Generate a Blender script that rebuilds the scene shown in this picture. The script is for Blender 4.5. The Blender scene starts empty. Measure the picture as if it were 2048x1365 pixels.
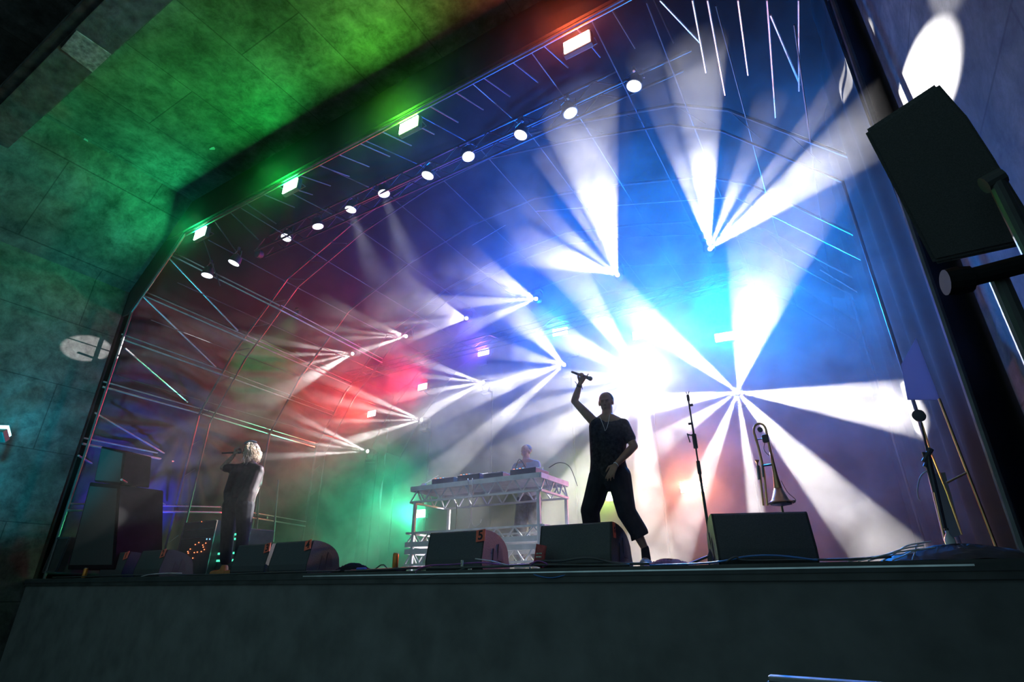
import bpy, bmesh, math, random
from mathutils import Vector, Matrix, Quaternion
sc = bpy.context.scene
COL = sc.collection
R = math.radians
rnd = random.Random(7)
# ======================================================================= camera
F = 1087.0; PITCH = 24.6; YAW = 31.06; EYE = Vector((0, 0, 1.55))
cd = bpy.data.cameras.new('camera'); cam = bpy.data.objects.new('camera', cd); COL.objects.link(cam)
cd.sensor_width = 36; cd.lens = F / 2048 * 36; cd.clip_start = .05; cd.clip_end = 200
cam.location = EYE; cam.rotation_euler = (R(90 + PITCH), 0, R(YAW)); sc.camera = cam
CM = cam.rotation_euler.to_matrix()
def at(px, py, Y=None, X=None, Z=None):
    """the point of the place seen at a pixel, on a plane of constant Y, X or Z"""
    d = CM @ Vector((px - 1024, 682.5 - py, -F))
    if Y is not None: t = (Y - EYE.y) / d.y
    elif X is not None: t = (X - EYE.x) / d.x
    else: t = (Z - EYE.z) / d.z
    return EYE + d * t
# ======================================================================= exposure, sampling, world
sc.view_settings.view_transform = 'Standard'; sc.view_settings.look = 'None'
sc.view_settings.exposure = 0; sc.view_settings.gamma = 1; sc.view_settings.use_curve_mapping = False
cy = sc.cycles
cy.use_denoising = True; cy.denoiser = 'OPENIMAGEDENOISE'
cy.use_adaptive_sampling = True; cy.adaptive_threshold = .06
cy.max_bounces = 4; cy.diffuse_bounces = 2; cy.glossy_bounces = 2; cy.transmission_bounces = 3; cy.volume_bounces = 0
cy.transparent_max_bounces = 8; cy.use_light_tree = True
cy.caustics_reflective = False; cy.caustics_refractive = False
cy.volume_step_rate = .85; cy.volume_max_steps = 128
w = bpy.data.worlds.new('night'); sc.world = w; w.use_nodes = True
bg = w.node_tree.nodes['Background']; bg.inputs[0].default_value = (.42, .80, .88, 1); bg.inputs[1].default_value = .36

# ======================================================================= stage lighting: beams of the moving heads
YA, YB = 11.0, 12.0
GROUND_FLOOR, STAGE = 0.0, 1.73
P = 14000.0
STROBE_GAIN = .14
WHITE = (1, .96, .93)
def spot(S, T, half, power, col=WHITE, blend=.15, name='beam_light', rad=.025):
    l = bpy.data.lights.new(name, 'SPOT'); o = bpy.data.objects.new(name, l); COL.objects.link(o)
    o.location = S; o.rotation_euler = (T - S).to_track_quat('-Z', 'Y').to_euler()
    l.spot_size = min(2 * half, 3.1); l.spot_blend = blend; l.energy = power; l.color = col; l.shadow_soft_size = rad
    return o
def area_light(S, rot, sx, sy, col, e, name='panel_light', spread=180):
    l = bpy.data.lights.new(name, 'AREA'); o = bpy.data.objects.new(name, l); COL.objects.link(o)
    l.shape = 'RECTANGLE'; l.size = sx; l.size_y = sy; o.location = S; o.rotation_euler = rot
    l.energy = e; l.color = col; l.spread = R(spread)
    return o
# each head: source pixel, plane Y, list of beams (edge a, edge b, plane of the edges, strength), gain
HEADS = [
 ('B', 735, 903, YB, .9, [(600,830,600,842,8.2,.6),(600,855,600,862,8.2,.4),(600,880,600,888,9.6,.4),(600,905,600,916,9.6,.6)]),
 ('B', 843, 840, YB, .9, [(720,778,717,794,9.6,.6),(720,806,710,817,9.6,.5),(700,838,700,848,9.6,.5),(700,872,703,892,9.6,.7)]),
 ('B', 966, 765, YB, .8, [(850,715,842,735,8.8,.5),(850,748,850,758,8.8,.4),(790,785,792,808,8.8,.7),(800,838,812,868,8.8,.9)]),
 ('B', 1128, 730, YB, .85, [(1055,605,1010,645,6,.9),(1030,695,1028,718,6.5,.5),(985,752,988,774,7,.8),(860,850,815,815,8,1.1),(840,950,885,975,8,1.2)]),
 ('B', 1285, 755, YB, 1.0, [(1130,590,1190,560,7,.9),(1130,700,1120,650,7,1),(1130,780,1120,740,7,1),(900,890,870,850,8,.6),(900,960,1000,985,8,.75),(1100,1000,1190,1010,8,1.0),(1260,1010,1335,1010,8.5,1.6)]),
 ('B', 1475, 785, YB, 1.25, [(1467,420,1640,500,5.6,1.5),(1145,560,1235,560,5.6,1.4),(1240,783,1240,850,8,1),(1290,945,1240,900,10.3,.6),(1290,1140,1378,1130,7.5,1),(1495,1010,1525,1005,8,1),(1690,1110,1850,1092,7.5,1.3),(2000,748,1960,915,7.5,1.8)]),
 ('A', 705, 708, YA, .8, [(530,672,530,688,7.0,.7),(500,702,495,720,7.0,.6),(500,744,500,763,7.0,.6),(470,815,500,845,7.0,1.2)]),
 ('A', 812, 673, YA, .6, [(740,641,737,650,7.0,.6),(620,648,620,659,7.0,.5),(620,674,615,686,7.0,.5),(620,725,630,745,7.0,1.0)]),
 ('A', 933, 637, YA, .45, [(868,590,858,604,6.6,.7),(866,610,855,626,6.6,.8),(840,633,840,641,6.6,.4),(780,658,780,677,6.6,.6),(700,702,715,733,6.6,1.1)]),
 ('A', 1072, 598, YA, .5, [(1010,549,998,560,6.5,.8),(990,556,978,568,6.5,.7),(980,573,976,581,6.5,.4),(900,590,895,625,6.5,1.0),(940,642,950,663,6.5,.8)]),
 ('A', 1235, 550, YA, 1.3, [(1122,280,1232,300,5.2,1.8),(1110,370,1130,355,5.2,.4),(1080,440,1105,430,5.2,.35),(1052,535,1085,465,4.9,1.2)]),
 ('A', 1420, 498, YA, 1.1, [(1285,200,1345,190,5.2,.7),(1340,190,1452,150,5.0,2.0),(1478,330,1497,335,6,.5),(1600,240,1635,262,6.4,.5),(1640,270,1735,340,5.4,1.8)]),
]
for row, sx, sy, Y, gain, beams in HEADS:
    S = at(sx, sy, Y=Y); mean = Vector((0, 0, 0)); made = []
    for ax, ay, bx, by, Yt, k in beams:
        a = (at(ax, ay, Y=Yt) - S).normalized(); b = (at(bx, by, Y=Yt) - S).normalized()
        h = a.angle(b) / 2; d = (a + b).normalized(); mean += d
        spot(S + d * .02, S + d, max(h, R(1.25)), P * gain * k * .1 / max(math.tan(h), .022), rad=.02)
# two aimed at the crowd, two at the shell walls, one added for blond hair
S = at(1300, 752, Y=YB); spot(S, Vector((-.5, 0, 2.0)), R(15), P * .6, col=(.93, .95, 1), blend=1)
S = at(1475, 785, Y=YB); spot(S, Vector((-.2, 0, 2.2)), R(5), P * .01, col=(.93, .95, 1))
S = at(933, 637, Y=YA); T = at(176, 697, X=-13.45); d_ = (T - S).normalized(); spot(S + d_ * .06, T, R(1.9), P * 1.5, blend=.05)
S = at(1128, 730, Y=YB); T = at(512, 902, Y=5.7); d_ = (T - S).normalized(); spot(S + d_ * .06, T, R(1.6), P * 3, blend=.6)
S = at(1420, 498, Y=YA); T = at(1862, 130, X=1.15); spot(S, T, R(2.9), P * .02, blend=.5)
# LED strobe panels: pixel, plane, size, colour, watts, name of the colour, where
STROBES = [
 (743, 828, YB, .34, .17, (1, .04, .02), 1300, 'red', 'above the leftmost low beam light'),
 (845, 774, YB, .34, .17, (1, .02, .04), 1450, 'red', 'above the second low beam light from the left'),
 (967, 705, YB, .36, .18, (.16, .03, 1), 1000, 'violet', 'above the third low beam light from the left'),
 (1120, 664, YB, .40, .19, (.0, .10, 1), 4500, 'pale blue', 'left of the brightest white glare'),
 (1282, 670, YB, .40, .19, (.0, .18, 1), 3200, 'blue white', 'hidden in the glare above the brightest lamp'),
 (1450, 674, YB, .42, .19, (.0, .24, 1), 6000, 'blue white', 'above the many-rayed beam light at right'),
 (840, 1028, YB, .36, .19, (.05, 1, .45), 1200, 'mint green', 'low behind the table at its left end'),
 (1228, 993, YB, .36, .19, (.55, 1, .05), 350, 'lime green', 'low between the legs of the singer'),
 (1384, 975, YB, .46, .20, (1, .28, .16), 1000, 'orange pink', 'low behind the mic stand'),
]
FRONT_STROBES = [
 (400, 467, (.0, 1, .25), 480, 'green', 'leftmost under the front roof edge'),
 (580, 372, (.0, 1, .10), 560, 'green', 'second from the left under the front roof edge'),
 (817, 250, (.10, 1, .02), 420, 'yellow green', 'third from the left under the front roof edge'),
 (1153, 84, (1, .10, .01), 420, 'orange red', 'topmost under the front roof edge'),
]
FY = 5.05
TILT = R(90)
def strobe_rot(x): return (R(90), 0, R(180 - 3 if x < 900 else 180 + (8 if x > 1100 else 0)))
for x, y, Y, sx, sy, c, e, *_ in STROBES:
    q = strobe_rot(x); area_light(at(x, y, Y=Y) + Vector((math.sin(q[2]), math.cos(q[2]), 0)) * .02, q, sx, sy, c, e * STROBE_GAIN, spread=125)
for x, y, c, e, *_ in FRONT_STROBES:
    S = at(x, y, Y=FY); area_light(S + Vector((0, -.02, -.01)), (-TILT, 0, 0), .40, .22, c, e * .35)
# front wash cans: pixel of the lens centre, tilt (x, y), watts
CANS = [(414,552,2,0,14),(467,527,18,-14,14),(572,476,30,4,10),(636,454,-24,10,6),(701,420,6,-4,10),(768,388,-4,10,10),(855,352,10,-10,10),(937,314,-2,16,14),(1041,271,12,-14,14),(1141,227,-14,14,40),(1268,173,6,-14,60)]
CY_ = 6.4
for x, y, tx, ty, e in CANS:
    S = at(x, y, Y=CY_ if x > 500 else 5.6); d = Vector((math.sin(R(ty)), -math.sin(R(tx)) * .6, -1)).normalized()
    spot(S + d * .03, S + d, R(7), e * 5, col=(.72, .72, 1), blend=.6, name='wash_light', rad=.08)
for x, y, T, e in ((701, 420, (-4.7, 6.6, 2.6), 2600), (768, 388, (-4.2, 6.6, 2.4), 2600)):
    S = at(x, y, Y=CY_); d = (Vector(T) - S).normalized(); spot(S + d * .04, S + d, R(9), e, col=(.78, .80, 1), blend=.9, name='wash_light', rad=.08)
# flood at left wall edge; unseen lamps added to light wall and side cloth
FLOOD = at(0, 868, X=-12.75)
spot(FLOOD + Vector((-.03, .08, .10)), Vector((-13.45, FLOOD.y + .9, 5.2)), R(50), 60, col=(0, .75, 1), blend=1, name='flood_light', rad=.1)
spot(Vector((-11.2, 2.6, 2.3)), Vector((-13.45, 3.6, 5.0)), R(54), 620, col=(0, .75, 1), blend=1, name='flood_light', rad=.1)
spot(Vector((-12.4, 6.2, 2.2)), Vector((-13.9, 6.4, 3.7)), R(38), 1100, col=(.05, .04, 1), blend=.8, name='flood_light', rad=.1)
spot(Vector((-11.0, 9.6, 2.4)), Vector((-13.8, 8.6, 4.6)), R(30), 90, col=(1, .03, .03), blend=.8, name='flood_light', rad=.1)
spot(Vector((-11.6, 8.0, 8.2)), Vector((-13.8, 9.0, 7.2)), R(30), 500, col=(0, 1, .25), blend=.7, name='flood_light', rad=.1)

# ======================================================================= materials
def mat(name, base, rough=.6, metal=0.0, var=.25, scale=8.0, bump=0.0, spec=.5, emit=None, es=0):
    m = bpy.data.materials.new(name); m.use_nodes = True; nt = m.node_tree; b = nt.nodes['Principled BSDF']
    b.inputs['Roughness'].default_value = rough; b.inputs['Metallic'].default_value = metal
    b.inputs['Specular IOR Level'].default_value = spec
    tc = nt.nodes.new('ShaderNodeTexCoord'); n = nt.nodes.new('ShaderNodeTexNoise'); r = nt.nodes.new('ShaderNodeValToRGB')
    n.inputs['Scale'].default_value = scale; n.inputs['Detail'].default_value = 5
    nt.links.new(tc.outputs['Object'], n.inputs['Vector']); nt.links.new(n.outputs['Fac'], r.inputs[0])
    e = r.color_ramp.elements; e[0].position = .3; e[1].position = .7
    e[0].color = tuple(c * (1 - var) for c in base) + (1,); e[1].color = tuple(min(1, c * (1 + var)) for c in base) + (1,)
    nt.links.new(r.outputs[0], b.inputs['Base Color'])
    if bump:
        bp = nt.nodes.new('ShaderNodeBump'); bp.inputs['Strength'].default_value = bump; bp.inputs['Distance'].default_value = .02
        nt.links.new(n.outputs['Fac'], bp.inputs['Height']); nt.links.new(bp.outputs[0], b.inputs['Normal'])
    if emit:
        b.inputs['Emission Color'].default_value = tuple(emit) + (1,); b.inputs['Emission Strength'].default_value = es
        m.cycles.emission_sampling = 'NONE'
    return m
M = {}
M['black'] = mat('black_paint', (.045, .047, .05), .55)
M['cloth'] = mat('black_serge', (.014, .014, .015), .95, var=.2, scale=3, spec=.1)
M['front'] = mat('stage_front_cloth', (.16, .16, .16), .95, var=.2, scale=3, spec=.1)
M['deck'] = mat('deck_ply', (.05, .05, .05), .45, var=.4, scale=4)
M['cab'] = mat('speaker_paint', (.062, .064, .066), .5, var=.2, scale=120, bump=.2)
M['side'] = mat('speaker_side_paint', (.024, .021, .02), .6, var=.35, scale=90, bump=.2)
M['grille'] = mat('speaker_grille', (.06, .06, .06), .7, metal=0, scale=200)
M['alu'] = mat('aluminium_tube', (.62, .63, .66), .28, metal=.9, var=.15)
M['alu2'] = mat('white_truss_paint', (.85, .85, .88), .45, metal=0, var=.12)
M['roofbar'] = mat('roof_tube', (.10, .10, .105), .4, metal=.6, var=.2)
M['darkbar'] = mat('black_tube', (.05, .05, .055), .4, metal=.5)
M['tape'] = mat('orange_tape', (1.0, .16, .08), .6, var=.08)
M['ink'] = mat('marker_ink', (.02, .01, .01), .7)
M['skin'] = mat('skin', (.42, .22, .15), .5, var=.12, scale=20)
M['skin2'] = mat('tattooed_skin', (.40, .25, .20), .5, var=.35, scale=25)
M['shirt'] = mat('patterned_black_shirt', (.035, .03, .035), .85, var=.6, scale=30, spec=.2)
M['trouser'] = mat('dark_trousers', (.020, .020, .024), .85, var=.3, scale=12, spec=.2)
M['floral'] = mat('floral_cloth', (.10, .11, .12), .8, var=.95, scale=9, spec=.2)
M['jacket'] = mat('dark_red_black_top', (.022, .010, .012), .6, var=.7, scale=22)
M['shoe'] = mat('pale_shoe', (.45, .38, .36), .7)
M['shoe2'] = mat('orange_boot', (.45, .16, .03), .6)
M['hair'] = mat('bleached_hair', (.85, .72, .55), .45, var=.2, scale=40)
M['hairroot'] = mat('dark_hair', (.06, .045, .04), .6)
M['brass'] = mat('brass_lacquer', (.55, .30, .15), .3, metal=.9)
M['can'] = mat('orange_can', (.75, .26, .04), .35, metal=.5)
M['canend'] = mat('can_aluminium', (.6, .6, .6), .3, metal=.9)
M['red'] = mat('red_packet', (.42, .05, .05), .5, var=.3, scale=30)
M['redcloth'] = mat('dark_red_cloth', (.22, .05, .05), .9, var=.5, scale=14)
M['cable'] = mat('black_cable', (.06, .06, .065), .35)
M['wcable'] = mat('pale_cable', (.6, .6, .62), .4)
M['label'] = mat('pale_label', (.6, .57, .5), .7, var=.5, scale=60)
M['case'] = mat('flight_case_edge', (.16, .2, .24), .35, metal=.8)
M['timber'] = mat('rough_dark_beam', (.05, .055, .05), .9, var=.6, scale=5, bump=.6)
M['plate'] = mat('pitted_steel_plate', (.19, .20, .17), .7, var=.6, scale=14, bump=.3)
M['gear'] = mat('dark_gear_paint', (.011, .011, .013), .9, spec=.1)
M['board'] = mat('grey_board', (.26, .25, .27), .6, var=.1)
M['bottle'] = mat('bottle_plastic', (.65, .7, .72), .2)
M['led_orange'] = mat('orange_led', (.3, .1, .05), emit=(1, .22, .08), es=3)
M['led_green'] = mat('green_led', (.05, .3, .2), emit=(.1, 1, .6), es=1.2)
M['led_blue'] = mat('blue_led', (.05, .1, .3), emit=(.3, .7, 1), es=1.5)
M['lens'] = mat('beam_lens', (.8, .8, .8), emit=(1, .98, .95), es=14)
M['canlens'] = mat('can_lens', (.8, .8, .9), emit=(.86, .9, 1), es=1.9)
M['dimlens'] = mat('unlit_lens', (.12, .12, .14), .15)
M['steelrim'] = mat('fixture_rim', (.2, .2, .22), .3, metal=.8)

def hair_mat():
    m = bpy.data.materials.new('bleached_hair'); m.use_nodes = True; nt = m.node_tree; nt.nodes.clear()
    o = nt.nodes.new('ShaderNodeOutputMaterial'); a = nt.nodes.new('ShaderNodeBsdfDiffuse'); t = nt.nodes.new('ShaderNodeBsdfTranslucent'); x = nt.nodes.new('ShaderNodeMixShader')
    a.inputs[0].default_value = (.9, .78, .62, 1); t.inputs[0].default_value = (.95, .85, .72, 1); x.inputs[0].default_value = .5
    nt.links.new(a.outputs[0], x.inputs[1]); nt.links.new(t.outputs[0], x.inputs[2]); nt.links.new(x.outputs[0], o.inputs[0])
    return m
M['hair'] = hair_mat()
def concrete(name, base, sx, sy, axes):
    """cast concrete with panel seams, blotches and scrapes"""
    m = mat(name, base, .85, var=.55, scale=.9, bump=.25, spec=.2); nt = m.node_tree; b = nt.nodes['Principled BSDF']
    ramp = b.inputs['Base Color'].links[0].from_node
    tc = [n for n in nt.nodes if n.type == 'TEX_COORD'][0]
    nz = [n for n in nt.nodes if n.type == 'TEX_NOISE'][0]; nz.inputs['Detail'].default_value = 9; nz.inputs['Roughness'].default_value = .65
    sep = nt.nodes.new('ShaderNodeSeparateXYZ'); com = nt.nodes.new('ShaderNodeCombineXYZ')
    nt.links.new(tc.outputs['Object'], sep.inputs[0])
    nt.links.new(sep.outputs[axes[0]], com.inputs[0]); nt.links.new(sep.outputs[axes[1]], com.inputs[1])
    br = nt.nodes.new('ShaderNodeTexBrick'); br.inputs['Scale'].default_value = 1; br.inputs['Mortar Size'].default_value = .010
    br.inputs['Brick Width'].default_value = sx; br.inputs['Row Height'].default_value = sy; br.offset = .37
    br.inputs['Color1'].default_value = (1, 1, 1, 1); br.inputs['Color2'].default_value = (.86, .86, .86, 1); br.inputs['Mortar'].default_value = (.5, .5, .5, 1)
    nt.links.new(com.outputs[0], br.inputs['Vector'])
    fine = nt.nodes.new('ShaderNodeTexNoise'); fine.inputs['Scale'].default_value = 3.2; fine.inputs['Detail'].default_value = 10; fine.inputs['Roughness'].default_value = .75; fine.inputs['Distortion'].default_value = .25
    nt.links.new(tc.outputs['Object'], fine.inputs['Vector'])
    fr = nt.nodes.new('ShaderNodeMapRange'); fr.inputs[1].default_value = .35; fr.inputs[2].default_value = .68; fr.inputs[3].default_value = .45; fr.inputs[4].default_value = 1.5
    nt.links.new(fine.outputs['Fac'], fr.inputs[0])
    mx = nt.nodes.new('ShaderNodeMix'); mx.data_type = 'RGBA'; mx.blend_type = 'MULTIPLY'; mx.inputs[0].default_value = 1
    nt.links.new(ramp.outputs[0], mx.inputs[6]); nt.links.new(br.outputs['Color'], mx.inputs[7])
    mx2 = nt.nodes.new('ShaderNodeMix'); mx2.data_type = 'RGBA'; mx2.blend_type = 'MULTIPLY'; mx2.inputs[0].default_value = 1
    nt.links.new(mx.outputs[2], mx2.inputs[6]); nt.links.new(fr.outputs[0], mx2.inputs[7])
    nt.links.new(mx2.outputs[2], b.inputs['Base Color'])
    return m
M['ceil'] = concrete('ceiling_concrete', (.085, .085, .082), 3.1, 1.45, (1, 0))
M['wallc'] = concrete('wall_concrete', (.06, .06, .06), 4.2, 1.35, (1, 2))

# ======================================================================= mesh tools
class MB:
    def __init__(s): s.bm = bmesh.new()
    def _new(s, geom, mtx): bmesh.ops.transform(s.bm, matrix=mtx, verts=geom)
    def box(s, c, size, rot=None, bev=0):
        r = bmesh.ops.create_cube(s.bm, size=1)['verts']
        m = Matrix.Translation(Vector(c)) @ (rot.to_4x4() if rot else Matrix()) @ Matrix.Diagonal(Vector(tuple(size) + (1,)))
        s._new(r, m)
        if bev:
            es = list({e for v in r for e in v.link_edges}); bmesh.ops.bevel(s.bm, geom=es, offset=bev, segments=2, affect='EDGES', profile=.5)
        return s
    def bar(s, a, b, wx, wz=None, bev=0):
        a = Vector(a); b = Vector(b); d = b - a
        q = d.to_track_quat('Y', 'Z').to_matrix()
        return s.box((a + b) / 2, (wx, d.length, wz or wx), q, bev)
    def tube(s, pts, r, n=8, closed=False, r2=None):
        pts = [Vector(p) for p in pts]; N = len(pts); rings = []; up = None
        for i, p in enumerate(pts):
            t = ((pts[(i + 1) % N] - pts[i - 1]) if closed else (pts[min(i + 1, N - 1)] - pts[max(i - 1, 0)])).normalized()
            if up is None: up = t.orthogonal().normalized()
            up = (up - t * up.dot(t)); up = up.normalized() if up.length > 1e-5 else t.orthogonal().normalized()
            sd = t.cross(up); rr = r if r2 is None else r + (r2 - r) * i / max(1, N - 1)
            rings.append([s.bm.verts.new(p + (up * math.cos(2 * math.pi * k / n) + sd * math.sin(2 * math.pi * k / n)) * rr) for k in range(n)])
        for i in range(N if closed else N - 1):
            A = rings[i]; B = rings[(i + 1) % N]
            for k in range(n): s.bm.faces.new((A[k], A[(k + 1) % n], B[(k + 1) % n], B[k]))
        if not closed: s.bm.faces.new(rings[0][::-1]); s.bm.faces.new(rings[-1])
        return s
    def lathe(s, prof, origin=(0, 0, 0), axis=(0, 0, 1), n=20):
        q = Vector((0, 0, 1)).rotation_difference(Vector(axis).normalized()).to_matrix(); o = Vector(origin); rings = []
        for r, z in prof:
            rings.append([s.bm.verts.new(o + q @ Vector((max(r, 1e-4) * math.cos(2 * math.pi * k / n), max(r, 1e-4) * math.sin(2 * math.pi * k / n), z))) for k in range(n)])
        for A, B in zip(rings, rings[1:]):
            for k in range(n): s.bm.faces.new((A[k], A[(k + 1) % n], B[(k + 1) % n], B[k]))
        s.bm.faces.new(rings[0][::-1]); s.bm.faces.new(rings[-1])
        return s
    def prism(s, pts, vec):
        vec = Vector(vec); a = [s.bm.verts.new(Vector(p)) for p in pts]; b = [s.bm.verts.new(Vector(p) + vec) for p in pts]
        s.bm.faces.new(a[::-1]); s.bm.faces.new(b); n = len(a)
        for i in range(n): s.bm.faces.new((a[i], a[(i + 1) % n], b[(i + 1) % n], b[i]))
        return s
    def grid(s, f, nu, nv):
        g = [[s.bm.verts.new(f(i / nu, j / nv)) for j in range(nv + 1)] for i in range(nu + 1)]
        for i in range(nu):
            for j in range(nv): s.bm.faces.new((g[i][j], g[i + 1][j], g[i + 1][j + 1], g[i][j + 1]))
        return s
    def build(s, name, m, parent=None, smooth=False, world=False):
        bmesh.ops.recalc_face_normals(s.bm, faces=s.bm.faces)
        if world and parent is not None:
            bmesh.ops.translate(s.bm, verts=s.bm.verts, vec=-wloc(parent))
        me = bpy.data.meshes.new(name); s.bm.to_mesh(me); s.bm.free()
        if smooth: me.polygons.foreach_set('use_smooth', [True] * len(me.polygons))
        o = bpy.data.objects.new(name, me); COL.objects.link(o); me.materials.append(m)
        if parent is not None: o.parent = parent
        return o
def wloc(o):
    v = Vector(o.location)
    while o.parent: o = o.parent; v = v + Vector(o.location)
    return v
def tag(o, label=None, cat=None, group=None, kind=None):
    for k, v in (('label', label), ('category', cat), ('group', group), ('kind', kind)):
        if v: o[k] = v
    return o
def thing(name, loc, label, cat, group=None, rz=0):
    o = bpy.data.objects.new(name, None); COL.objects.link(o); o.empty_display_size = .1
    o.location = loc; o.rotation_euler = (0, 0, rz)
    return tag(o, label, cat, group)
def struct(o): o['kind'] = 'structure'; return o
def origin_to(o, p):
    p = Vector(p); o.data.transform(Matrix.Translation(-p)); o.location = p; return o
KIDS = {}
def dup(o, loc, rz=None, label=None, group=None, parent=None):
    c = o.copy(); COL.objects.link(c)
    if parent is not None: c.parent = parent
    if loc is not None: c.location = loc
    if rz is not None: c.rotation_euler = (0, 0, rz)
    if label: c['label'] = label
    if group: c['group'] = group
    for k in [k for k in bpy.data.objects if k.parent == o]: dup(k, None, parent=c)
    return c
def blob(name, shapes, m, parent, voxel=.012, smooth=4, world=True):
    """one continuous surface grown over tapered limbs and rounded masses"""
    bm = bmesh.new()
    for sh in shapes:
        if sh[0] == 'c':
            a, b, ra, rb = Vector(sh[1]), Vector(sh[2]), sh[3], sh[4]
            d = b - a; L = max(d.length, 1e-5); q = d.to_track_quat('Z', 'Y').to_matrix().to_4x4()
            N = 12; prof = []
            for i in range(7): t = -math.pi / 2 + math.pi / 2 * i / 6; prof.append((ra * math.cos(t), ra * math.sin(t)))
            for i in range(7): t = math.pi / 2 * i / 6; prof.append((rb * math.cos(t), L + rb * math.sin(t)))
            rings = []
            for r, z in prof:
                rings.append([bm.verts.new(Matrix.Translation(a) @ q @ Vector((max(r, 1e-4) * math.cos(2 * math.pi * k / N), max(r, 1e-4) * math.sin(2 * math.pi * k / N), z))) for k in range(N)])
            for A, B in zip(rings, rings[1:]):
                for k in range(N): bm.faces.new((A[k], A[(k + 1) % N], B[(k + 1) % N], B[k]))
            bm.faces.new(rings[0][::-1]); bm.faces.new(rings[-1])
        else:
            v = bmesh.ops.create_icosphere(bm, subdivisions=3, radius=1)['verts']
            rot = sh[3].to_4x4() if len(sh) > 3 else Matrix()
            bmesh.ops.transform(bm, matrix=Matrix.Translation(Vector(sh[1])) @ rot @ Matrix.Diagonal(Vector(tuple(sh[2]) + (1,))), verts=v)
    me = bpy.data.meshes.new(name); bm.to_mesh(me); bm.free()
    o = bpy.data.objects.new(name, me); COL.objects.link(o)
    md = o.modifiers.new('r', 'REMESH'); md.mode = 'VOXEL'; md.voxel_size = voxel
    ms = o.modifiers.new('s', 'SMOOTH'); ms.iterations = smooth; ms.factor = .5
    dg = bpy.context.evaluated_depsgraph_get(); dg.update()
    me2 = bpy.data.meshes.new_from_object(o.evaluated_get(dg)); o.modifiers.clear(); o.data = me2; me2.name = name
    bpy.data.meshes.remove(me)
    me2.materials.clear(); me2.materials.append(m); me2.polygons.foreach_set('use_smooth', [True] * len(me2.polygons))
    if parent is not None:
        if world: me2.transform(Matrix.Translation(-wloc(parent)))
        o.parent = parent
    return o

# ======================================================================= haze in the stage box
def build_haze():
    b0, b1 = (-13.3, 4.35, STAGE + .01), (.98, 14.2, 9.82)
    mb = MB(); mb.box([(a + b) / 2 for a, b in zip(b0, b1)], [b - a for a, b in zip(b0, b1)])
    m = bpy.data.materials.new('stage_haze'); m.use_nodes = True; nt = m.node_tree; nt.nodes.clear(); L = nt.links.new
    out = nt.nodes.new('ShaderNodeOutputMaterial'); vs = nt.nodes.new('ShaderNodeVolumeScatter')
    vs.inputs['Anisotropy'].default_value = .2; vs.inputs['Color'].default_value = (1, 1, 1, 1)
    L(vs.outputs[0], out.inputs['Volume'])
    tc = nt.nodes.new('ShaderNodeTexCoord'); sep = nt.nodes.new('ShaderNodeSeparateXYZ'); L(tc.outputs['Object'], sep.inputs[0])
    def mr(src, a, b, c, d):
        n = nt.nodes.new('ShaderNodeMapRange'); n.interpolation_type = 'SMOOTHSTEP'
        L(src, n.inputs[0]); n.inputs[1].default_value = a; n.inputs[2].default_value = b; n.inputs[3].default_value = c; n.inputs[4].default_value = d
        return n.outputs[0]
    def math_(op, a, b):
        n = nt.nodes.new('ShaderNodeMath'); n.operation = op
        for i, v in enumerate((a, b)):
            if isinstance(v, (int, float)): n.inputs[i].default_value = v
            else: L(v, n.inputs[i])
        return n.outputs[0]
    no = nt.nodes.new('ShaderNodeTexNoise'); no.inputs['Scale'].default_value = 1.15; no.inputs['Detail'].default_value = 5
    no.inputs['Roughness'].default_value = .62; no.inputs['Distortion'].default_value = .6
    L(tc.outputs['Object'], no.inputs['Vector'])
    wisps = mr(no.outputs['Fac'], .44, .64, 0, .17)
    # thin air high up on the left and front, thicker towards the back, the right and the deck
    left = mr(sep.outputs[0], -12.0, -5.5, .85, 1)
    high = mr(sep.outputs[2], 10.4, 6.0, .35, 1)
    fl = mr(sep.outputs[1], 7.6, 10.8, .05, 1); fr_ = mr(sep.outputs[1], 4.6, 8.8, .16, 1); xf = mr(sep.outputs[0], -8.5, -2.8, 0, 1)
    front = math_('ADD', math_('MULTIPLY', fr_, xf), math_('MULTIPLY', fl, math_('SUBTRACT', 1, xf)))
    low = math_('MULTIPLY', mr(sep.outputs[2], 3.7, 2.6, 0, .96), mr(sep.outputs[1], 6.4, 5.3, 0, 1))
    mask = math_('MULTIPLY', math_('MULTIPLY', math_('MULTIPLY', left, high), front), math_('SUBTRACT', 1, low))
    dens = math_('ADD', math_('MULTIPLY', wisps, mask), math_('ADD', math_('MULTIPLY', mask, .040), .005))
    L(dens, vs.inputs['Density'])
    o = mb.build('stage_haze', m); tag(o, 'thin smoke haze filling the air above the stage', 'haze', kind='stuff')
build_haze()

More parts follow.
